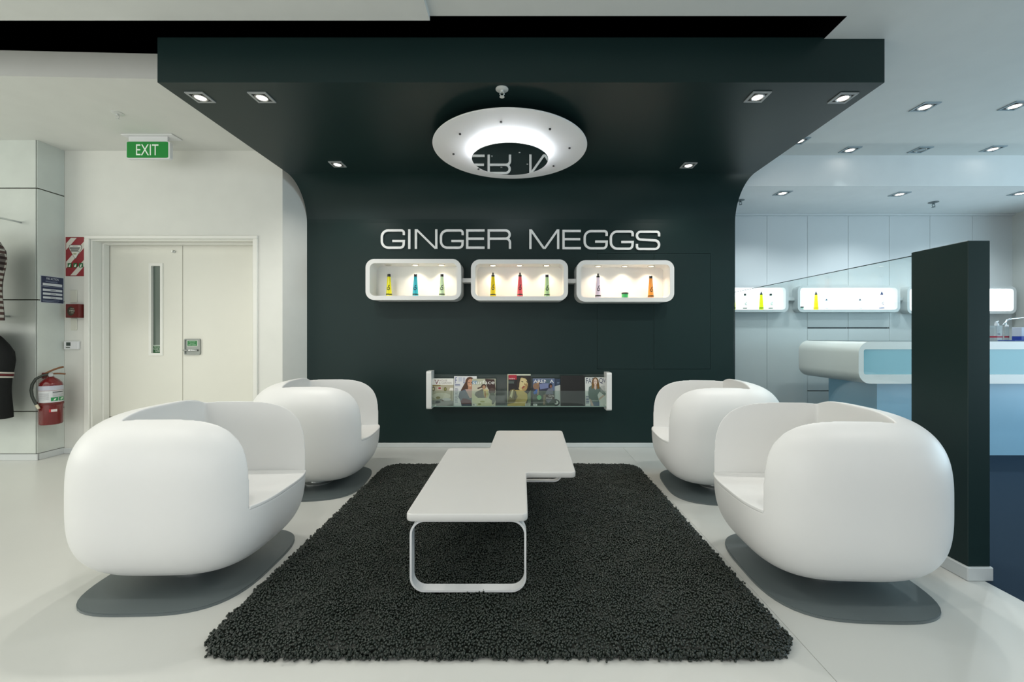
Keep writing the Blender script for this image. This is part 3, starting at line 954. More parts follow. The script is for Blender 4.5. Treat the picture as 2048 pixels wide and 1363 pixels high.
# ------------------------------------------------------------------ bottles
def bottle(px, Y, z, hgt, wb, col, label, cap='flat', capcol='14120e', group='bottles in the display boxes', band='202a12', trans=False, mark=True):
    x = at(px, 0, Y).x
    t = thing('bottle', label, 'bottle', (x, Y, z), group)
    hb = hgt * (0.88 if cap == 'flat' else 0.83)
    rb, rt = wb / 2, wb * 0.29
    body = glassy('clear_%s' % col, tuple(c ** 0.6 for c in lin(col)), 0.6, haze=0.03) if trans else mat('bottle_%s' % col, col, 0.25, var=0.02, coat=0.3)
    MB().lathe([(rb * 0.96, 0), (rb, 0.004), (rb * 0.985, 0.02), (rt, hb * 0.985), (rt * 0.9, hb), (0, hb)], (x, Y, z), 20).build('body', body, t)
    if cap == 'flat':
        MB().lathe([(rt * 0.95, hb), (rt * 0.98, hb + 0.002), (rt * 0.95, hgt - 0.002), (rt * 0.8, hgt), (0, hgt)], (x, Y, z), 16).build('cap', pm(capcol, 0.3), t)
    else:
        MB().lathe([(rt * 1.0, hb), (rt * 1.0, hb + hgt * 0.07), (rt * 0.6, hb + hgt * 0.08)], (x, Y, z), 16).build('cap', pm(capcol, 0.3), t)
        MB().lathe([(rt * 0.45, hb + hgt * 0.08), (rt * 0.55, hb + hgt * 0.12), (rt * 0.28, hgt), (0, hgt)], (x, Y, z), 12).build('nozzle', pm(capcol, 0.3), t)
    z0, z1 = hgt * 0.072, hgt * 0.118
    r0 = lambda zz: rb + (rt - rb) * (zz - 0.02) / max(0.01, hb - 0.02) if zz > 0.02 else rb
    MB().lathe([(r0(z0) + 0.0006, z0), (r0(z1) + 0.0006, z1)], (x, Y, z), 20, cap=False).build('band', pm(band, 0.4), t)
    if mark:
        s_ = Sheet((0, 0, 0), (1, 0, 0), (0, 0, 1), (0, -1, 0), 0.0004)
        def cone(u, v, d):
            zz = hgt * (0.27 + 0.22 * v); rr = r0(zz) + d + 0.0003
            g_ = -math.pi / 2 + (u - 0.5) * 1.3
            return Vector((x + rr * math.cos(g_), Y + rr * math.sin(g_), z + zz))
        s_.warp = cone
        path = [(0.95, 1.0), (0.55, 0.92), (0.5, 0.62), (0.85, 0.55), (0.95, 0.3), (0.6, 0.1), (0.25, 0.15), (0.1, 0.4), (0.35, 0.62)]
        path = round_poly(path, 0.12, 3, False)
        L_, R_ = ribbon(path, 0.16)
        k_ = len(L_)
        s_.put(L_ + R_, [(i, i + 1, k_ + i + 1, k_ + i) for i in range(k_ - 1)], '14180a')
        s_.build('mark', t)
    return t
WB = 0.056
BT = [(0, 778, 590, 545, 'e2dc10', 'flat', 'acid yellow bottle with black cap in the display box nearest the door'),
      (0, 831, 590, 545, '2ab4c8', 'flat', 'turquoise blue bottle with black cap in the display box nearest the door'),
      (0, 884, 590, 545, 'd0ecc0', 'flat', 'pale green bottle with black cap in the display box nearest the door'),
      (1, 986, 591, 542, 'f4d80c', 'nozzle', 'golden yellow bottle with pointed nozzle in the middle display box'),
      (1, 1040, 591, 542, 'ec5a66', 'nozzle', 'pink red bottle with pointed nozzle in the middle display box'),
      (1, 1094, 591, 546, 'c0e6a8', 'flat', 'light green bottle with flat black cap in the middle display box'),
      (2, 1196, 593, 543, 'e2d0e2', 'nozzle', 'lilac bottle with pointed black nozzle in the display box over the hatch'),
      (2, 1301.5, 594, 549, 'f49a38', 'flat', 'orange bottle with black cap in the display box over the hatch')]
for bi, px, y0, y1, col, cap, lb in BT:
    bottle(px, 4.0, inner_floor[bi], (y0 - y1) * 4.0 / F, WB, col, lb, cap)
p = at(1250, 0, 4.0)
jar = thing('jar', 'small green jar with black lid in the display box over the hatch', 'jar', (p.x, 4.0, inner_floor[2]))
MB().lathe([(0.030, 0), (0.032, 0.003), (0.031, 0.040), (0.030, 0.041)], (p.x, 4.0, inner_floor[2]), 24).build('body', mat('bottle_green_jar', '3fae62', 0.2, coat=0.4), jar)
MB().lathe([(0.032, 0.041), (0.033, 0.043), (0.033, 0.053), (0.031, 0.055), (0, 0.055)], (p.x, 4.0, inner_floor[2]), 24).build('lid', BLACK, jar)

# ================================================================== MAGAZINE RACK
RYF = 3.985
rk = thing('magazine_rack', 'glass wall rack with white end brackets holding magazines', 'rack', (at(1038, 0, 4.0).x, WY, 0.4))
ends = []
for x0, x1, y0, y1 in ((852.5, 862.5, 742, 818), (1213.5, 1223.5, 745, 821)):
    p0, p1 = at(x0, y1, RYF - 0.01), at(x1, y0, RYF - 0.01)
    MB().prism(round_poly([(RYF - 0.012, p0.z), (WY, p0.z), (WY, p1.z), (RYF - 0.012, p1.z)], [0.02, 0, 0, 0.02], 6), p0.x, p1.x, 'x').build('end_bracket', WHITE_LAC, rk)
    ends.append((p0, p1))
ga, gb = ends[0][1].x - 0.002, ends[1][0].x + 0.002
zb = at(0, 812, 4.0).z
MB().bbox(ga, 4.085, zb, gb, 4.091, at(0, 748, 4.09).z, 0.001).build('back_glass', RACK_GL, rk)
MB().bbox(ga, 3.999, zb, gb, 4.004, at(0, 781, 4.0).z, 0.001).build('front_glass', RACK_GL, rk)
MB().bbox(ga, 3.999, zb - 0.006, gb, 4.091, zb, 0.001).build('bottom_glass', mat('green_glass_edge', (0.30, 0.42, 0.38), 0.15), rk)

MAGZ = zb + 0.001
def magazine(px0, px1, py, Yb, label, art, lean=0.10, thick=0.006, cover='e3e2da', group='magazines in the wall rack'):
    """a magazine standing on the bottom glass, leaning on the back glass; art(sheet) prints the cover in 0..1 coordinates"""
    a, c = at(px0, 0, Yb).x, at(px1, 0, Yb).x
    hgt = (at(0, py, Yb).z - MAGZ)
    dy = hgt * lean
    t = thing('magazine', label, 'magazine', ((a + c) / 2, Yb, MAGZ), group)
    b = MB()
    b.prism([(Yb, MAGZ), (Yb + thick, MAGZ), (Yb + dy + thick, MAGZ + hgt), (Yb + dy, MAGZ + hgt)], a, c, 'x')
    b.build('pages', pm(cover), t)
    s = Sheet((a, Yb, MAGZ), (c - a, 0, 0), (0, dy, hgt), (0, -1, lean), 0.00012)
    art(s)
    s.build('cover', t)
    return t
def art_house(s):
    s.rect(0, 0, 1, 1, 'b6ae94').rect(0, 0.77, 1, 1, 'eeece4').text('V', 0.12, 0.79, 0.32, 0.95, '7a1420').text('N Z', 0.10, 0.88, 0.30, 0.96, 'c9c0bc').text('HOUSE', 0.35, 0.89, 0.70, 0.96, '9a8d88').text('& GARDEN', 0.33, 0.80, 0.90, 0.87, '8c8078')
    s.rect(0, 0.72, 0.4, 0.77, '8a7a3c').ell(0.08, 0.62, 0.07, 0.085, '4a4424').ell(0.08, 0.62, 0.04, 0.05, 'bdb68e').rect(0.27, 0.59, 0.45, 0.70, 'ddd6c8').rect(0.30, 0.61, 0.42, 0.68, '9c3438')
    s.ell(0.62, 0.61, 0.065, 0.075, '59521f').ell(0.62, 0.61, 0.04, 0.05, '8d8a4a').poly([(0.84, 0.66), (0.98, 0.66), (1, 0.56), (0.80, 0.56)], 'eeeae0').rect(0.88, 0.2, 0.92, 0.56, '8d8560')
    s.ell(0.45, 0.36, 0.42, 0.12, 'd8d0bc').ell(0.30, 0.30, 0.10, 0.05, '8c7f4e').poly([(0, 0.2), (0.5, 0.26), (1, 0.18), (1, 0), (0, 0)], '8b8a86').ell(0.30, 0.14, 0.12, 0.04, '3e3f44').ell(0.52, 0.20, 0.06, 0.03, '4c3b22').ell(0.7, 0.24, 0.2, 0.05, 'c4c2c0')
    s.rect(0.02, 0.0, 0.22, 0.05, 'e9e8e2').lines(0.04, 0.01, 0.2, 0.04, 2, '55544e')
def art_woman(s):
    s.rect(0, 0, 1, 1, 'e2e2e2').text('F', 0.05, 0.76, 0.13, 0.96, '3b4a8c').text('U', 0.40, 0.76, 0.48, 0.96, '3b4a8c').rect(0.2, 0.82, 0.36, 0.97, 'c4c8d4').lines(0.05, 0.66, 0.32, 0.74, 2, '5c6690').lines(0.05, 0.1, 0.2, 0.6, 12, '8a8d9c')
    s.ell(0.70, 0.80, 0.20, 0.18, '5c3418').poly([(0.50, 0.80), (0.30, 0.52), (0.32, 0.50), (0.9, 0.52), (0.92, 0.80)], '4d2c12').ell(0.72, 0.76, 0.13, 0.155, 'd09a78').ell(0.66, 0.785, 0.025, 0.012, '3a2216').ell(0.77, 0.785, 0.025, 0.012, '3a2216').ell(0.72, 0.68, 0.045, 0.014, 'e8d2c8')
    s.rect(0.62, 0.52, 0.8, 0.64, 'c48c6c').poly([(0.2, 0.3), (0.25, 0.48), (0.5, 0.56), (0.75, 0.3), (0.9, 0.56), (1, 0.54), (1, 0), (0.35, 0), (0.28, 0.2)], '56606e').poly([(0.5, 0.56), (0.9, 0.56), (0.9, 0.3), (0.7, 0.26)], 'c3a398').poly([(0.3, 0.14), (0.4, 0.26), (0.74, 0.2), (0.8, 0.06), (0.35, 0.06)], '551b26').rect(0.35, 0, 1, 0.06, '2c3448')
def art_surface(s):
    s.rect(0, 0, 1, 1, 'cfcab4').rect(0.0, 0.78, 1, 1, 'b9bba2').rect(0.0, 0.80, 0.22, 0.93, '7f9cb0').poly([(0.55, 1), (0.95, 0.98), (1, 0.6), (0.80, 0.5), (0.66, 0.66), (0.6, 0.8)], '3a2018').poly([(0.22, 0.66), (0.42, 0.73), (0.5, 0.70), (0.25, 0.62)], '4a3324')
    s.ell(0.50, 0.72, 0.11, 0.09, '3b2417').ell(0.51, 0.69, 0.07, 0.07, 'b98d6c').poly([(0.15, 0.5), (0.42, 0.62), (0.58, 0.6), (0.62, 0.2), (0.25, 0.16), (0.12, 0.4)], '6b6a5c').poly([(0.48, 0.62), (0.68, 0.60), (0.70, 0.35), (0.58, 0.27), (0.5, 0.4)], 'ccbf84').poly([(0.53, 0.55), (0.57, 0.55), (0.59, 0.3), (0.55, 0.32)], 'a85a34')
    s.ell(0.85, 0.54, 0.14, 0.12, '54423a').ell(0.86, 0.28, 0.14, 0.22, '6f7268').poly([(0.0, 0.5), (0.25, 0.3), (0.7, 0.3), (0.85, 0.2), (0.84, 0), (0.2, 0.0), (0.0, 0.2)], 'd5d2ac').ell(0.45, 0.16, 0.1, 0.03, 'a3a35c').ell(0.33, 0.07, 0.07, 0.03, '8e8f4e')
    s.text('surface', 0.04, 0.80, 0.95, 0.94, 'f4f4ee').rect(0.02, 0.0, 0.2, 0.09, 'e6e6de').lines(0.04, 0.02, 0.14, 0.08, 3, '40403c')
def art_face(s):
    s.rect(0, 0, 1, 1, '15120f').rect(0, 0.96, 1, 1, 'd9dcc8').rect(0, 0.0, 0.04, 1, 'b9b79a').rect(0.05, 0.83, 0.40, 0.98, 'b01c34').text('Insibra', 0.07, 0.845, 0.32, 0.885, 'f2e9ea').lines(0.05, 0.70, 0.33, 0.80, 4, '5f6f6a')
    s.ell(0.68, 0.70, 0.27, 0.24, '3a2a16', a=0.4).ell(0.66, 0.68, 0.21, 0.22, 'd2bd86', a=-0.5).poly([(0.72, 0.90), (1, 0.92), (1, 0.62), (0.90, 0.70), (0.86, 0.80)], '1b130c').ell(0.735, 0.60, 0.12, 0.14, 'b08f5a', a=-0.5).ell(0.66, 0.72, 0.13, 0.15, 'd8c692', a=-0.5).poly([(0.44, 0.86), (0.58, 0.92), (0.52, 0.72), (0.50, 0.56), (0.44, 0.60)], '2a1c10').poly([(0.58, 0.92), (0.70, 0.93), (0.86, 0.84), (0.80, 0.86), (0.66, 0.88)], '2a1c10').ell(0.64, 0.765, 0.05, 0.016, '41301c', a=-0.3).ell(0.85, 0.755, 0.05, 0.018, '41301c', a=-0.4).poly([(0.74, 0.74), (0.79, 0.66), (0.72, 0.66)], '9c7c4c').ell(0.68, 0.59, 0.075, 0.03, '9c4a38', a=0.5).ell(0.80, 0.66, 0.03, 0.02, 'a3714c')
    s.poly([(0.0, 0), (0.1, 0.25), (0.35, 0.5), (0.65, 0.5), (0.85, 0.38), (0.86, 0.22), (0.74, 0)], 'c3ab5c').poly([(0.0, 0.06), (0.12, 0.5), (0.30, 0.54), (0.45, 0.30), (0.3, 0.1)], '6f6234').poly([(0.1, 0.3), (0.2, 0.5), (0.26, 0.5), (0.2, 0.25)], 'cfc79c').poly([(0.28, 0.2), (0.34, 0.46), (0.38, 0.46), (0.34, 0.2)], '3d3418')
    s.poly([(0.86, 0), (0.86, 0.36), (1, 0.5), (1, 0)], '6f8066').lines(0.12, 0.12, 0.6, 0.24, 4, '8b6d2c', 0.25).rect(0.76, 0.0, 0.98, 0.08, 'd5d8cc').lines(0.78, 0.01, 0.96, 0.07, 3, '55584c')
def art_arena(s):
    s.rect(0, 0, 1, 1, '5c6a8a').rect(0, 0.0, 1, 0.56, '34443a').poly([(0, 0.56), (0.7, 0.56), (0.9, 0.7), (0.3, 0.85), (0, 0.7)], '2c2e48').poly([(0.3, 0.8), (0.7, 0.82), (0.72, 0.66), (0.34, 0.6)], '737ea6').ell(0.16, 0.72, 0.15, 0.12, '8c6c54').ell(0.24, 0.84, 0.06, 0.06, 'a5835e').poly([(0.02, 0.5), (0.2, 0.62), (0.22, 0.46), (0.06, 0.42)], '2a62b4').poly([(0.2, 0.4), (0.22, 0.62), (0.28, 0.64), (0.26, 0.4)], 'a08a70')
    s.ell(0.82, 0.74, 0.08, 0.09, '1c1414').ell(0.83, 0.71, 0.045, 0.06, '8a5a48').poly([(0.72, 0.64), (0.92, 0.64), (0.96, 0.3), (0.70, 0.1), (0.5, 0.3), (0.6, 0.5)], '707280').text('AREN A', 0.04, 0.84, 0.96, 0.96, 'f0f2f0').poly([(0.60, 0.84), (0.78, 0.84), (0.78, 0.97), (0.62, 0.97)], '4d6470')
    s.ell(0.29, 0.31, 0.105, 0.085, '6fb47c').rect(0.58, 0.24, 0.98, 0.42, '4a3530').text('Girls', 0.72, 0.34, 0.96, 0.40, 'f2f0ee').text('Aloud', 0.60, 0.26, 0.88, 0.32, 'f2f0ee').poly([(0.48, 0.4), (0.6, 0.44), (0.56, 0.05), (0.46, 0.05)], '80735c').rect(0.02, 0.0, 0.2, 0.08, 'e4e8e4').lines(0.04, 0.02, 0.18, 0.06, 2, '4c504c').rect(0, 0.0, 1, 0.012, 'a9b29a')
def art_sleeve(s):
    s.rect(0, 0, 1, 1, '2c3c54').poly([(0.25, 0.64), (1, 0.78), (1, 0.0), (0.55, 0)], 'b9beba').lines(0.8, 0.8, 0.95, 0.88, 2, '6b7c90').ell(0.7, 0.12, 0.26, 0.13, '1d2a24').ell(0.74, 0.12, 0.12, 0.07, 'd4d8d0').ell(0.68, 0.14, 0.09, 0.05, '1d2a24')
def art_black(s):
    s.rect(0, 0, 1, 1, '0c0c0a').rect(0.0, 0.0, 0.03, 1, '1c1812')
def art_fashion(s):
    s.rect(0, 0, 1, 1, 'd3d6d2').text('FASH', 0.05, 0.78, 0.58, 0.97, '2f3656').text('Q', 0.66, 0.77, 0.86, 0.97, '2f3656').text('V', 0.86, 0.80, 0.99, 0.97, '5b6074')
    s.ell(0.49, 0.83, 0.16, 0.165, '6e4c1a').poly([(0.33, 0.85), (0.28, 0.62), (0.38, 0.58), (0.60, 0.55), (0.70, 0.62), (0.64, 0.88)], '654415').poly([(0.14, 0.44), (0.18, 0.66), (0.32, 0.72), (0.45, 0.66), (0.64, 0.72), (0.80, 0.58), (0.98, 0.42), (0.92, 0.35), (0.68, 0.5), (0.58, 0.38), (0.66, 0.14), (0.24, 0.12), (0.16, 0.3)], '5e706a')
    s.ell(0.49, 0.84, 0.085, 0.115, 'd8c2b2').ell(0.455, 0.86, 0.02, 0.01, '3d3020').ell(0.525, 0.86, 0.02, 0.01, '3d3020').ell(0.49, 0.79, 0.025, 0.010, 'a8564c').poly([(0.44, 0.74), (0.54, 0.74), (0.53, 0.60), (0.48, 0.56), (0.43, 0.62)], 'cfb6a6').poly([(0.36, 0.8), (0.30, 0.6), (0.40, 0.62), (0.41, 0.8)], '7d5a22').poly([(0.58, 0.8), (0.56, 0.6), (0.68, 0.6), (0.64, 0.8)], '7a551c')
    s.poly([(0.92, 0.36), (0.66, 0.20), (0.63, 0.26), (0.84, 0.38)], 'c9ab98').poly([(0.24, 0.14), (0.66, 0.14), (0.66, 0.0), (0.24, 0.0)], '586a7e').poly([(0.2, 0.26), (0.28, 0.22), (0.40, 0.0), (0.28, 0.0)], 'b89f90').text('Numero', 0.32, 0.17, 0.62, 0.21, 'e6ece8').lines(0.03, 0.08, 0.2, 0.36, 5, '4a5378').lines(0.72, 0.45, 0.95, 0.70, 8, 'a7ada8').rect(0.80, 0.01, 0.97, 0.06, 'eceeea').lines(0.82, 0.02, 0.95, 0.05, 2, '606460')
magazine(862.8, 906.5, 757, 4.012, 'home magazine with a sunlit bedroom cover beside the left-hand bracket', art_house)
magazine(907.2, 953.0, 752.5, 4.018, 'fashion magazine with a long-haired woman in a blue cardigan on its cover', art_woman)
magazine(943.5, 991.0, 757.5, 4.008, 'magazine with large white lower-case title over two figures in beige and grey', art_surface)
magazine(1014.5, 1061.5, 748.5, 4.012, 'dark magazine with a red title block and a woman in gold on its cover', art_face)
magazine(1088.0, 1121.0, 757.5, 4.020, 'navy booklet with a white sleeve showing, tucked behind the blue magazine', art_sleeve, cover='6b7480')
magazine(1065.6, 1109.5, 757, 4.008, 'blue magazine with bold white capital title and a round green sticker', art_arena)
magazine(1121.8, 1170.5, 751.5, 4.012, 'plain black folder standing in the rack between two magazines', art_black, cover='14140f')
magazine(1170.8, 1213.2, 754.5, 4.010, 'pale fashion magazine with a woman in a grey-green top, beside the right-hand bracket', art_fashion)

# ================================================================== LEFT WALL FITTINGS
# exit sign
ey = 3.58
p0, p1 = at(253.5, 315.5, ey), at(336.5, 283.0, ey)
ex = thing('exit_sign', 'green illuminated exit sign hanging below the store ceiling', 'sign', ((p0.x + p1.x) / 2, ey, p0.z))
b = MB().prism(rrect(p0.x - 0.004, p0.z - 0.008, p1.x + 0.014, p1.z + 0.0, 0.014), ey, ey + 0.03, 'y')
b.build('sign_body', mat('sign_white_plastic', (0.75, 0.76, 0.76), 0.35), ex)
GREEN = mat('exit_green', '07812f', 0.35, var=0.0, emit='06802c', estr=0.12)
EXW = mat('exit_white', 'e4ece2', 0.35, var=0.0, emit='e4ece2', estr=0.12)
s = Sheet((p0.x, ey, p0.z), (p1.x - p0.x, 0, 0), (0, 0, p1.z - p0.z), (0, -1, 0), 0.0004)
s.poly(rrect(0, 0, 1, 1, 0.06), GREEN).text('EXIT', 0.225, 0.16, 0.765, 0.83, EXW)
s.build('sign_face', ex)['label'] = 'green face with white capital letters'
c0, c1 = on_plane(247, 288, CEIL), on_plane(344, 277, CEIL)
MB().bbox(p0.x - 0.03, ey - 0.03, CEIL - 0.010, p1.x + 0.055, ey + 0.09, CEIL, 0.004).build('ceiling_plate', WHITE_MET, ex)
MB().bbox(p0.x + 0.01, ey + 0.005, p1.z - 0.004, p1.x - 0.01, ey + 0.025, CEIL - 0.009, 0.002).build('hanger', WHITE_MET, ex)

# hazard notice on the door wall
p0, p1 = at(132, 552, DY), at(170.5, 474, DY)
hz = MB().bbox(p0.x, DY - 0.004, p0.z, p1.x, DY, p1.z, 0.001).build('warning_notice', pm('8a2428'))
tag(hz, 'red and white striped evacuation notice beside the door frame', 'notice')
s = Sheet((p0.x, DY - 0.004, p0.z), (p1.x - p0.x, 0, 0), (0, 0, p1.z - p0.z), (0, -1, 0), 0.0003)
s.rect(0.04, 0.02, 0.98, 0.98, '922831')
k_ = 0.53
for c in (-0.25, 0.22, 0.69, 1.16):           # rising diagonal white bands, clipped to the sheet
    band = [(0.04, c - 0.02), (0.98, c - 0.02 + k_), (0.98, c + 0.15 + k_), (0.04, c + 0.15)]
    out = band
    for lim, sgn_ in ((0.02, 1), (0.98, -1)):
        res = []
        for i in range(len(out)):
            a_, b2 = out[i - 1], out[i]
            ia, ib = sgn_ * (a_[1] - lim) >= 0, sgn_ * (b2[1] - lim) >= 0
            if ia != ib:
                t_ = (lim - a_[1]) / (b2[1] - a_[1]); res.append((a_[0] + (b2[0] - a_[0]) * t_, lim))
            if ib: res.append(b2)
        out = res
    if len(out) > 2: s.poly(out, 'd9d6cc')
s.l += 1
s.poly(round_poly([(0.08, 0.80), (0.96, 0.80), (0.52, 0.42)], 0.06, 4), '6a6a64').poly(round_poly([(0.11, 0.79), (0.93, 0.79), (0.52, 0.44)], 0.06, 4), 'e0e0d8')
s.lines(0.38, 0.755, 0.66, 0.775, 1, '6b6b66').lines(0.24, 0.69, 0.84, 0.74, 2, '2f302c', 0.7).lines(0.30, 0.62, 0.74, 0.69, 3, '3c3d38', 0.6).lines(0.42, 0.55, 0.62, 0.59, 2, '8a8a30', 0.6)
for u in (0.13, 0.43, 0.72):
    s.rect(u, 0.22, u + 0.2, 0.33, '1d6a38'); s.poly([(u + 0.04, 0.23), (u + 0.12, 0.23), (u + 0.16, 0.31), (u + 0.08, 0.29)], 'e0e6dc')
s.build('notice_print', hz)

# blank plates, fire alarm call point, thermostat
CREAM = mat('cream_cover_plate', (0.66, 0.66, 0.58), 0.45)
for (x0, x1, y0, y1, lb) in ((141.5, 155, 580, 605.5, 'blank cream cover plate above the red alarm box'), (143, 155, 636, 660, 'blank cream cover plate below the red alarm box')):
    a, c = at(x0, y1, DY), at(x1, y0, DY)
    tag(MB().bbox(a.x, DY - 0.008, a.z, c.x, DY, c.z, 0.003).build('cover_plate', CREAM), lb, 'plate', 'blank wall plates')
a, c = at(130.5, 635, DY - 0.05), at(156.5, 607.5, DY - 0.05)
al = thing('fire_alarm_box', 'red manual fire alarm box with a dark round dial on the white wall', 'alarm', ((a.x + c.x) / 2, DY, a.z))
RED = mat('alarm_red', (0.13, 0.012, 0.010), 0.35)
MB().bbox(a.x, DY - 0.05, a.z, c.x + 0.006, DY, c.z, 0.004).build('case', RED, al)
s = Sheet((a.x, DY - 0.05, a.z), (c.x - a.x, 0, 0), (0, 0, c.z - a.z), (0, -1, 0), 0.0006)
s.ell(0.42, 0.48, 0.27, 0.33, '2a2416').ell(0.5, 0.48, 0.24, 0.29, '3c3a28').text('BREAK', 0.42, 0.62, 0.70, 0.69, 'b8b2a8').text('FIRE', 0.36, 0.46, 0.74, 0.55, 'e0dcd4').text('HERE', 0.46, 0.32, 0.66, 0.39, 'b8b2a8')
s.build('dial', al)
a, c = at(127.5, 698, DY - 0.02), at(157, 682, DY - 0.02)
th = thing('thermostat', 'small white wall thermostat with a grey display below the alarm box', 'thermostat', ((a.x + c.x) / 2, DY, a.z))
MB().bbox(max(a.x, TX + 0.003), DY - 0.022, a.z, c.x, DY, c.z, 0.004).build('case', WHITE_MET, th)
s = Sheet((a.x, DY - 0.022, a.z), (c.x - a.x, 0, 0), (0, 0, c.z - a.z), (0, -1, 0), 0.0005)
s.rect(0.18, 0.42, 0.48, 0.86, '39443f').rect(0.16, 0.14, 0.44, 0.30, '6c746c')
s.build('display', th)

# blue fire action notice on the pier's side face
ya, yb = 3.690, DY - 0.008
za, zb2 = 1.395, 1.640
fa = MB().bbox(TX, ya, za, TX + 0.004, yb, zb2, 0.001).build('fire_notice', pm('c8ccd2'))
tag(fa, 'navy blue fire instructions notice on the side of the tiled pier', 'notice')
s = Sheet((TX + 0.004, ya, za), (0, yb - ya, 0), (0, 0, zb2 - za), (1, 0, 0), 0.0003)
s.rect(0.02, 0.02, 0.98, 0.98, '25304e').text('FIRE ACTION', 0.24, 0.86, 0.76, 0.94, 'd6dae2').lines(0.2, 0.76, 0.8, 0.82, 2, '8a93a8', 0.4).rect(0.08, 0.64, 0.92, 0.73, 'd5d8dc').rect(0.02, 0.60, 0.98, 0.61, 'aab2c2')
for v in (0.44, 0.30, 0.16):
    s.rect(0.08, v, 0.92, v + 0.08, 'd5d8dc').lines(0.4, v + 0.02, 0.66, v + 0.06, 1, '4a4f5c', 0.4)
s.lines(0.06, 0.04, 0.94, 0.12, 2, '8a93a8', 0.4)
s.build('notice_print', fa)

# fire extinguisher
fx, fy = -4.180, 3.690
fz = at(0, 847, fy).z
fe = thing('fire_extinguisher', 'red fire extinguisher with white label and black hose on the tiled pier', 'fire extinguisher', (fx, fy, fz))
REDX = mat('extinguisher_red', (0.15, 0.009, 0.010), 0.22, coat=0.4)
r_ = 0.076
MB().lathe([(r_ * 0.92, fz), (r_, fz + 0.012), (r_, fz + 0.170), (r_ + 0.002, fz + 0.172), (r_ + 0.002, fz + 0.185), (r_ * 0.985, fz + 0.190),
            (r_ * 0.985, fz + 0.345), (r_ * 0.93, fz + 0.365), (r_ * 0.62, fz + 0.395), (r_ * 0.30, fz + 0.412), (r_ * 0.26, fz + 0.42), (0, fz + 0.42)], (fx, fy, 0), 36).build('cylinder', REDX, fe)
s = Sheet((0, 0, 0), (1, 0, 0), (0, 0, 1), (0, -1, 0), 0.0005)
mid = math.atan2(-fy, -fx)                       # label faces the room
def wrap(u, v, d):
    a = mid - 1.35 + 2.7 * u
    return Vector((fx + (r_ * 0.985 + d + 0.0004) * math.cos(a), fy + (r_ * 0.985 + d + 0.0004) * math.sin(a), fz + 0.197 + 0.145 * v))
s.warp = wrap
s.rect(0, 0, 1, 1, 'd2d4d6', 24).rect(0, 0.70, 1, 0.72, '7a1418', 24).rect(0, 0.745, 1, 1.0, 'b9bcc8', 24)
s.rect(0.55, 0.59, 0.98, 0.635, '22221f', 12)
for v in (0.18, 0.24, 0.30, 0.36, 0.42, 0.48, 0.54): s.rect(0.08, v, 0.44, v + 0.015, '9a9ea0', 10); s.l -= 1
s.l += 1
for v in (0.34, 0.40, 0.46, 0.52): s.rect(0.55, v, 0.95, v + 0.015, '8a8e90', 10); s.l -= 1
s.l += 1
s.rect(0.50, 0.08, 0.71, 0.30, '1f8a4c', 6).rect(0.74, 0.08, 0.97, 0.30, '1f8a4c', 6).poly([(0.56, 0.12), (0.62, 0.12), (0.66, 0.26), (0.60, 0.22)], 'dfe8dc').poly([(0.78, 0.14), (0.86, 0.12), (0.92, 0.26), (0.82, 0.24)], 'dfe8dc')
s.build('label', fe)['label'] = 'white instruction label with green pictograms'
s = Sheet((0, 0, 0), (1, 0, 0), (0, 0, 1), (0, -1, 0), 0.0005)
s.warp = lambda u, v, d: Vector((fx + (r_ + d + 0.0004) * math.cos(mid - 0.15 + 0.65 * u), fy + (r_ + d + 0.0004) * math.sin(mid - 0.15 + 0.65 * u), fz + 0.112 + 0.026 * v))
s.rect(0, 0, 1, 1, 'c0282e', 8).rect(0.25, 0.08, 1, 0.92, 'd8d6d4', 8)
s.build('sticker', fe)
MB().lathe([(r_ + 0.003, fz + 0.176), (r_ + 0.005, fz + 0.180), (r_ + 0.005, fz + 0.188), (r_ + 0.003, fz + 0.192)], (fx, fy, 0), 32, cap=False).build('strap', mat('dark_red_strap', (0.12, 0.008, 0.006), 0.4), fe)
BRASS = mat('brass_valve', (0.20, 0.085, 0.035), 0.35, metal=0.2)
b = MB().lathe([(0.016, fz + 0.418), (0.018, fz + 0.425), (0.018, fz + 0.450), (0.012, fz + 0.456)], (fx, fy, 0), 14)
b.tube([(fx + 0.010, fy - 0.01, fz + 0.437), (fx + 0.028, fy - 0.026, fz + 0.437)], 0.015, 12)
b.build('valve', STEEL, fe)
d_ = Vector((0.62, 0.42, 0)).normalized()
def bar(p, q, w_, name, m):
    p, q = Vector(p), Vector(q)
    b = MB(); n_ = 6
    b.tube([p + (q - p) * i / n_ + Vector((0, 0, 0.006 * math.sin(i / n_ * math.pi))) for i in range(n_ + 1)], w_, 8)
    b.build(name, m, fe)
c_ = Vector((fx, fy, fz + 0.452))
bar(c_ - d_ * 0.03, c_ + d_ * 0.078 + Vector((0, 0, 0.052)), 0.008, 'lever', BRASS)
bar(c_ - d_ * 0.02 - Vector((0, 0, 0.012)), c_ + d_ * 0.09 - Vector((0, 0, 0.014)), 0.007, 'carry_handle', BRASS)
hp = [(0, 0, 0.437)] 
L_ = -d_
pts = []
for t_, out_, z_ in ((0, 0.015, 0.440), (0.15, 0.05, 0.432), (0.3, 0.088, 0.405), (0.45, 0.107, 0.36), (0.6, 0.112, 0.31), (0.75, 0.106, 0.26), (0.88, 0.092, 0.215), (1.0, 0.078, 0.18)):
    q = Vector((fx, fy, fz + z_)) + Vector((-0.62, -0.78, 0)).normalized() * out_ + Vector((0.35, -0.35, 0)) * (t_ * t_ * 0.10)
    pts.append(q)
fine = []
for i in range(len(pts) - 1):
    for k in range(3): fine.append(pts[i].lerp(pts[i + 1], k / 3))
fine.append(pts[-1])
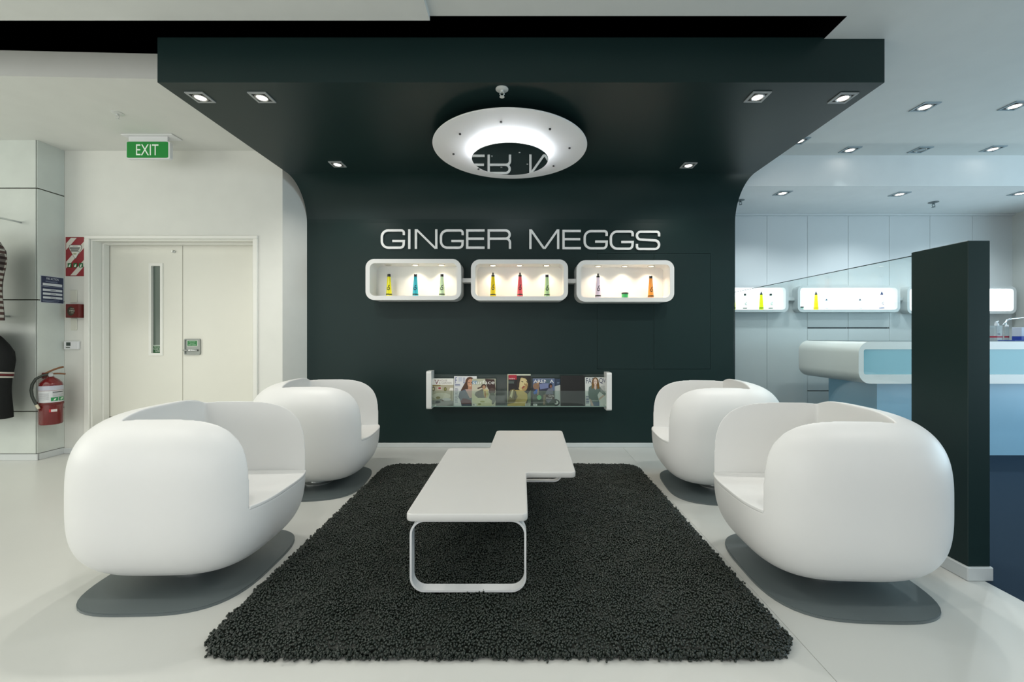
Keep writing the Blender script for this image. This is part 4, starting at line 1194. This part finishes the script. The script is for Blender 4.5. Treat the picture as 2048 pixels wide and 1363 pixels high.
MB().tube(fine, 0.0105, 10).build('hose', mat('dark_green_rubber', (0.030, 0.038, 0.030), 0.4), fe)
q = pts[-1]; d2 = (pts[-1] - pts[-2]).normalized()
MB().tube([q - d2 * 0.004, q + d2 * 0.034], [0.011, 0.010], 12).build('nozzle', mat('cream_nozzle', (0.62, 0.56, 0.42), 0.4), fe)
MB().bbox(TX, 3.70, fz + 0.40, TX + 0.02, 3.745, fz + 0.452, 0.003).build('wall_bracket', RED, fe)
MB().bbox(TX, 3.66, fz + 0.16, fx - 0.06, 3.72, fz + 0.20, 0.003).build('mount', RED, fe)

# ------------------------------------------------------------------ clothes on wall rails at the left edge
def plaid():
    m = bpy.data.materials.new('plaid_cotton'); m.use_nodes = True
    nt = m.node_tree; bs = nt.nodes['Principled BSDF']; bs.inputs['Roughness'].default_value = 0.9
    tc = nt.nodes.new('ShaderNodeTexCoord')
    prev = None
    cols = [((0.42, 0.40, 0.36), (0.06, 0.035, 0.03)), (None, (0.03, 0.045, 0.05))]
    ws = []
    for k, (dirn, sc) in enumerate((('Z', 7.0), ('X', 20.0))):
        wv = nt.nodes.new('ShaderNodeTexWave'); wv.bands_direction = dirn; wv.inputs['Scale'].default_value = sc
        wv.inputs['Distortion'].default_value = 0.15
        nt.links.new(tc.outputs['Object'], wv.inputs['Vector'])
        rp = nt.nodes.new('ShaderNodeValToRGB'); rp.color_ramp.elements[0].position = 0.45; rp.color_ramp.elements[1].position = 0.55
        nt.links.new(wv.outputs['Fac'], rp.inputs[0]); ws.append(rp)
    m1 = nt.nodes.new('ShaderNodeMix'); m1.data_type = 'RGBA'; m1.inputs[6].default_value = (0.45, 0.44, 0.40, 1); m1.inputs[7].default_value = (0.075, 0.04, 0.035, 1)
    nt.links.new(ws[0].outputs[0], m1.inputs[0])
    m2 = nt.nodes.new('ShaderNodeMix'); m2.data_type = 'RGBA'; m2.blend_type = 'MULTIPLY'; m2.inputs[7].default_value = (0.25, 0.22, 0.22, 1)
    nt.links.new(ws[1].outputs[0], m2.inputs[0]); nt.links.new(m1.outputs[2], m2.inputs[6])
    nt.links.new(m2.outputs[2], bs.inputs['Base Color'])
    return m
PLAID = plaid()
def garment(name, label, cat, cx, y, zt_, zb_, half, m, cuff, stripes=False):
    t = thing(name, label, cat, (cx, y, zb_))
    b = MB()
    n_, rows = 28, 12
    vs, fs = [], []
    for r in range(rows + 1):
        v = r / rows
        z = zt_ + (zb_ - zt_) * v
        hw_ = half * (0.28 + 0.50 * min(1, (v * 9) ** 0.7)) if v < 0.12 else half * (0.76 + 0.02 * math.sin(v * 5))
        dp = 0.045 + 0.035 * min(1, v * 4)
        for i in range(n_):
            a = 2 * math.pi * i / n_
            rp = 1 + 0.05 * math.sin(a * 5 + v * 3) * v
            vs.append((cx + hw_ * math.cos(a) * rp, y + dp * math.sin(a) * rp, z))
    for r in range(rows):
        for i in range(n_):
            j = (i + 1) % n_
            fs.append((r * n_ + i, r * n_ + j, (r + 1) * n_ + j, (r + 1) * n_ + i))
    b.add(vs, fs, True); b.f += [list(range(n_)), list(range(rows * n_, rows * n_ + n_))]; b.m += [0, 0]; b.sm += [False, False]
    b.build('body', m, t)
    for sg in (-1, 1):
        pts = []
        for k in range(14):
            v = k / 13
            pts.append((cx + sg * (half * (0.55 + 0.36 * min(1, v * 4.0) ** 0.8) + 0.004 * math.sin(v * 9)), y - 0.03 + 0.012 * math.sin(v * 7), zt_ - 0.03 - (zt_ - zb_) * cuff * v))
        b = MB().tube(pts, [0.045 + 0.022 * math.sin(min(1, k / 5) * math.pi / 2) - 0.017 * k / 13 for k in range(14)], 14)
        sl = b.build('sleeve', m, t)
        if stripes:
            for z_, col in ((0.430, 'b8b4a8'), (0.455, '5c1a1c'), (0.480, 'b8b4a8')):
                v = z_ / cuff; k = min(12, int(v * 13)); f_ = v * 13 - k
                q0 = Vector(pts[k]).lerp(Vector(pts[k + 1]), f_ - 0.12); q1 = Vector(pts[k]).lerp(Vector(pts[k + 1]), f_ + 0.12)
                rr_ = 0.045 + 0.022 - 0.017 * (k + f_) / 13 + 0.003
                MB().tube([q0, q1], rr_, 14).build('stripe', pm(col, 0.9), sl)
    b = MB().tube([(cx - half * 0.5, y, zt_ - 0.03), (cx, y, zt_ + 0.045), (cx + half * 0.5, y, zt_ - 0.03)], 0.008, 8)
    b.tube([(cx, y, zt_ + 0.045), (cx, y, zt_ + 0.09), (cx + 0.02, y, zt_ + 0.11), (cx + 0.01, y + 0.01, zt_ + 0.13)], 0.004, 8)
    b.build('hanger', CHROME, t)
    return t
garment('plaid_shirt', 'plaid shirt hanging on the tiled pier above the black jacket', 'shirt', -4.53, 3.36, 1.97, 1.19, 0.33, PLAID, 0.92)
JACK = mat('black_jacket_cloth', (0.010, 0.011, 0.011), 0.85, bump=0.2, bscale=90, spec=0.2)
garment('track_jacket', 'black jacket with pale and red sleeve stripes hanging below the plaid shirt', 'jacket', -4.66, 3.50, 1.14, 0.40, 0.365, JACK, 0.94, True)
for z, y, xr, lb in ((2.10, 3.36, -4.36, 'upper chrome clothes rail on the tiled pier holding the plaid shirt'), (1.27, 3.505, -4.46, 'lower chrome clothes rail on the tiled pier holding the black jacket')):
    rl = thing('clothes_rail', lb, 'rail', (-4.9, y, z), 'clothes rails on the tiled pier')
    MB().tube([(-5.6, y, z), (xr, y, z)], 0.012, 10).build('bar', CHROME, rl)
    for x in (-5.5, xr - 0.06):
        MB().tube([(x, y, z), (x, TY, z)], 0.009, 8).build('arm', CHROME, rl)

# ================================================================== SALON SIDE
# back-lit display boxes
LB = emis('backlit_acrylic', 'f2fbff', 3.2)
LBY = 4.80
LBX = [(1380, 1577, 570, 624, 'back-lit display box partly hidden by the graphite wall edge, holding four bottles'),
       (1595.5, 1800.5, 570.5, 624, 'long back-lit display box in the middle of the cupboard wall'),
       (1814.5, 2033, 572, 627, 'back-lit display box behind the dark half wall')]
lfl = []
for x0, x1, y0, y1, lb in LBX:
    p0, p1 = at(x0, y1, LBY), at(x1, y0, LBY)
    t = thing('light_box', lb, 'display box', ((p0.x + p1.x) / 2, LBY, p0.z), 'back-lit display boxes on the salon wall')
    e = 0.031
    MB().ring(rrect(p0.x, p0.z, p1.x, p1.z, 0.06, 6), rrect(p0.x + e, p0.z + e, p1.x - e, p1.z - e * 0.9, 0.036, 6), LBY, FY, 'y').build('frame', PANEL, t)
    MB().prism(rrect(p0.x + e, p0.z + e, p1.x - e, p1.z - e * 0.9, 0.036, 6), FY - 0.045, FY - 0.004, 'y').build('lit_panel', LB, t)
    lfl.append(p0.z + e)
for x0, x1, lb in ((1577, 1595.5, 'small pale bar joining the first two back-lit boxes'), (1800.5, 1814.5, 'small pale bar joining the back-lit box to the one behind the half wall')):
    a, c = at(x0, 600, LBY), at(x1, 594, LBY)
    tag(MB().bbox(a.x, LBY + 0.05, a.z, c.x, FY, c.z, 0.003).build('connector_bar', PANEL), lb, 'bar', 'bars joining the back-lit boxes')
SB = 'bottles in the back-lit boxes'
def sbottle(px, bi, hpx, col, lb, cap, cc='10302c', wpx=8.5, band='203010', mark=False):
    Y = 4.828
    bottle(px, Y, lfl[bi], hpx * Y / F, wpx * Y / F, col, lb, cap, cc, SB, band, trans=True, mark=mark)
sbottle(1467, 0, 36, 'cfe81a', 'yellow-green bottle half hidden behind the graphite wall edge', 'flat')
sbottle(1490, 0, 32, 'dfeee6', 'clear white bottle with dark cap, first of two in the back-lit box', 'flat', mark=True)
sbottle(1522.5, 0, 36, 'b8e000', 'yellow-green bottle with pointed cap between two clear bottles', 'nozzle')
sbottle(1541.5, 0, 32, 'd6efe4', 'clear white bottle with dark cap nearest the end of its back-lit box', 'flat', mark=True)
sbottle(1632, 1, 36, 'f2e000', 'bright yellow bottle with pointed cap in the middle back-lit box', 'nozzle', band='b8b000')
sbottle(1653, 1, 22, 'eef6f6', 'short clear bottle with blue nozzle beside the bright yellow bottle', 'nozzle', '2a6a94', 7, 'dfe8ea')
sbottle(1720, 1, 22, 'eef6f6', 'short clear bottle with blue nozzle standing alone in the back-lit box', 'nozzle', '20506c', 7, 'dfe8ea')
sbottle(1763.5, 1, 36, 'e4e4ec', 'tall white bottle with blue cap at the far end of its back-lit box', 'nozzle', '1c3c74', 8.5, '20307a', True)
q = at(1603, 0, 4.828)
jr = thing('jar', 'tiny green jar with black lid at the corner of the back-lit box', 'jar', (q.x, 4.828, lfl[1]))
MB().lathe([(0.022, 0), (0.023, 0.002), (0.022, 0.024)], (q.x, 4.828, lfl[1]), 18).build('body', pm('bfe8d8', 0.2), jr)
MB().lathe([(0.024, 0.024), (0.024, 0.036), (0, 0.037)], (q.x, 4.828, lfl[1]), 18).build('lid', BLACK, jr)

# reception counter
CY0, CY1 = 3.70, 4.50
c0, c1 = at(1717.5, 767, CY0), at(1717.5, 682.5, CY0)
cx0, cx1, cz0, cz1 = c0.x, 5.78, c0.z, c1.z
ct = thing('reception_counter', 'white and blue reception counter with rounded corners beyond the glass screen', 'counter', (4.9, 4.1, 0))
b = MB()
outp = rrect(cx0, cz0, cx1, cz1, 0.105, 10)
b.prism(outp, CY0 + 0.02, CY1, 'y', True)
ip0, ip1 = at(1727.5, 748.5, CY0), at(1727.5, 698, CY0)
b.ring(rrect(cx0, cz0, cx1, cz1, 0.105, 10), rrect(ip0.x, ip0.z, cx1 - 0.05, ip1.z, 0.02, 10), CY0, CY0 + 0.02, 'y')
b.build('counter_body', WHITE_LAC, ct)
MB().prism(rrect(ip0.x, ip0.z, cx1 - 0.05, ip1.z, 0.02, 6), CY0 + 0.006, CY0 + 0.02, 'y').build('front_panel', BLUE_GL, ct)
MB().bbox(cx0 + 0.09, CY0 + 0.01, cz1, cx1 - 0.1, CY1 - 0.02, cz1 + 0.003, 0.001).build('glass_top', mat('dark_glass_edge', (0.10, 0.14, 0.15), 0.1), ct)
MB().box(3.277, 3.82, 0, 5.75, 4.42, cz0 + 0.01).build('base', BLUE_BASE, ct)
CT = cz1 + 0.003
# counter-top bits
cl = glassy('clear_bottle_plastic', (0.82, 0.86, 0.88), 1.0, haze=0.12)
q = at(1992.5, 0, 4.1)
pb = thing('pump_bottle', 'clear pump bottle with a red band on the reception counter', 'bottle', (q.x, 4.1, CT))
MB().prism([(x_, y_) for x_, y_ in rrect(q.x - 0.042, 4.07, q.x + 0.042, 4.13, 0.02, 5)], CT, CT + 0.148, 'z', True).build('body', cl, pb)
MB().prism(rrect(q.x - 0.043, 4.069, q.x + 0.043, 4.131, 0.02, 5), CT + 0.030, CT + 0.046, 'z', True).build('band', pm('a02840'), pb)
b = MB().lathe([(0.016, CT + 0.148), (0.016, CT + 0.168), (0.008, CT + 0.17), (0.008, CT + 0.185)], (q.x + 0.005, 4.1, 0), 14)
b.tube([(q.x + 0.005, 4.1, CT + 0.185), (q.x + 0.02, 4.1, CT + 0.192), (q.x - 0.03, 4.08, CT + 0.178)], 0.006, 8)
b.build('pump', mat('clear_white_pump', (0.75, 0.78, 0.80), 0.2), pb)
s = Sheet((q.x - 0.04, 4.0695, CT + 0.05), (0.05, 0, 0), (0, 0, 0.09), (0, -1, 0), 0.0004)
s.lines(0.1, 0.35, 0.9, 1.0, 6, '8b9094', 0.4).rect(0.35, 0.05, 0.85, 0.28, '7c8286')
s.build('label', pb)
q2 = at(2013.5, 0, 4.12)
vb = thing('slim_bottle', 'slim clear bottle with white ball cap beside the pump bottle', 'bottle', (q2.x, 4.12, CT))
MB().lathe([(0.015, 0), (0.016, 0.004), (0.016, 0.125), (0.010, 0.135)], (q2.x, 4.12, CT), 16).build('body', cl, vb)
MB().lathe([(0.017, 0.03), (0.017, 0.046)], (q2.x, 4.12, CT), 16, cap=False).build('band', pm('a02840'), vb)
MB().lathe([(0.008, 0.133), (0.014, 0.142), (0.012, 0.156), (0, 0.16)], (q2.x, 4.12, CT), 14).build('cap', WHITE_MET, vb)
dl = thing('desk_lamp', 'slim chrome desk lamp arching over the counter at the right edge', 'lamp', (at(2150, 0, 4.2).x, 4.2, CT))
qa = [at(2011, 646, 4.2), at(2014, 640, 4.2), at(2022, 637, 4.2), at(2045, 634.5, 4.2), at(2090, 634, 4.2), at(2130, 640, 4.2), at(2150, 656, 4.2)]
bz = Vector((at(2150, 0, 4.2).x, 4.2, CT + 0.01))
MB().tube(qa + [bz], 0.008, 10).build('arm', CHROME, dl)
MB().lathe([(0.07, 0), (0.07, 0.008), (0.02, 0.014)], (bz.x, 4.2, CT), 24).build('base', CHROME, dl)
MB().tube([qa[0] + Vector((0, 0, 0.004)), qa[0] - Vector((0.008, 0, 0.02))], [0.010, 0.016], 12).build('lamp_head', CHROME, dl)
a, c = at(2043, 682, 4.0), at(2085, 655, 4.0)
bx = thing('leaflet_box', 'white and blue leaflet box on the counter at the right edge', 'box', ((a.x + c.x) / 2, 4.03, CT))
MB().bbox(a.x, 4.0, CT, c.x, 4.08, CT + 0.042, 0.002).build('lower_band', pm('1c3a98'), bx)
MB().bbox(a.x, 4.0, CT + 0.042, c.x, 4.08, CT + 0.13, 0.002).build('carton', pm('b4bcc8'), bx)
a = at(2022, 0, 3.88)
tag(MB().bbox(a.x, 3.85, CT, a.x + 0.30, 3.99, CT + 0.007, 0.002).build('blue_folder', pm('23479c')), 'thin flat blue folder lying on the counter beside the leaflet box', 'folder')
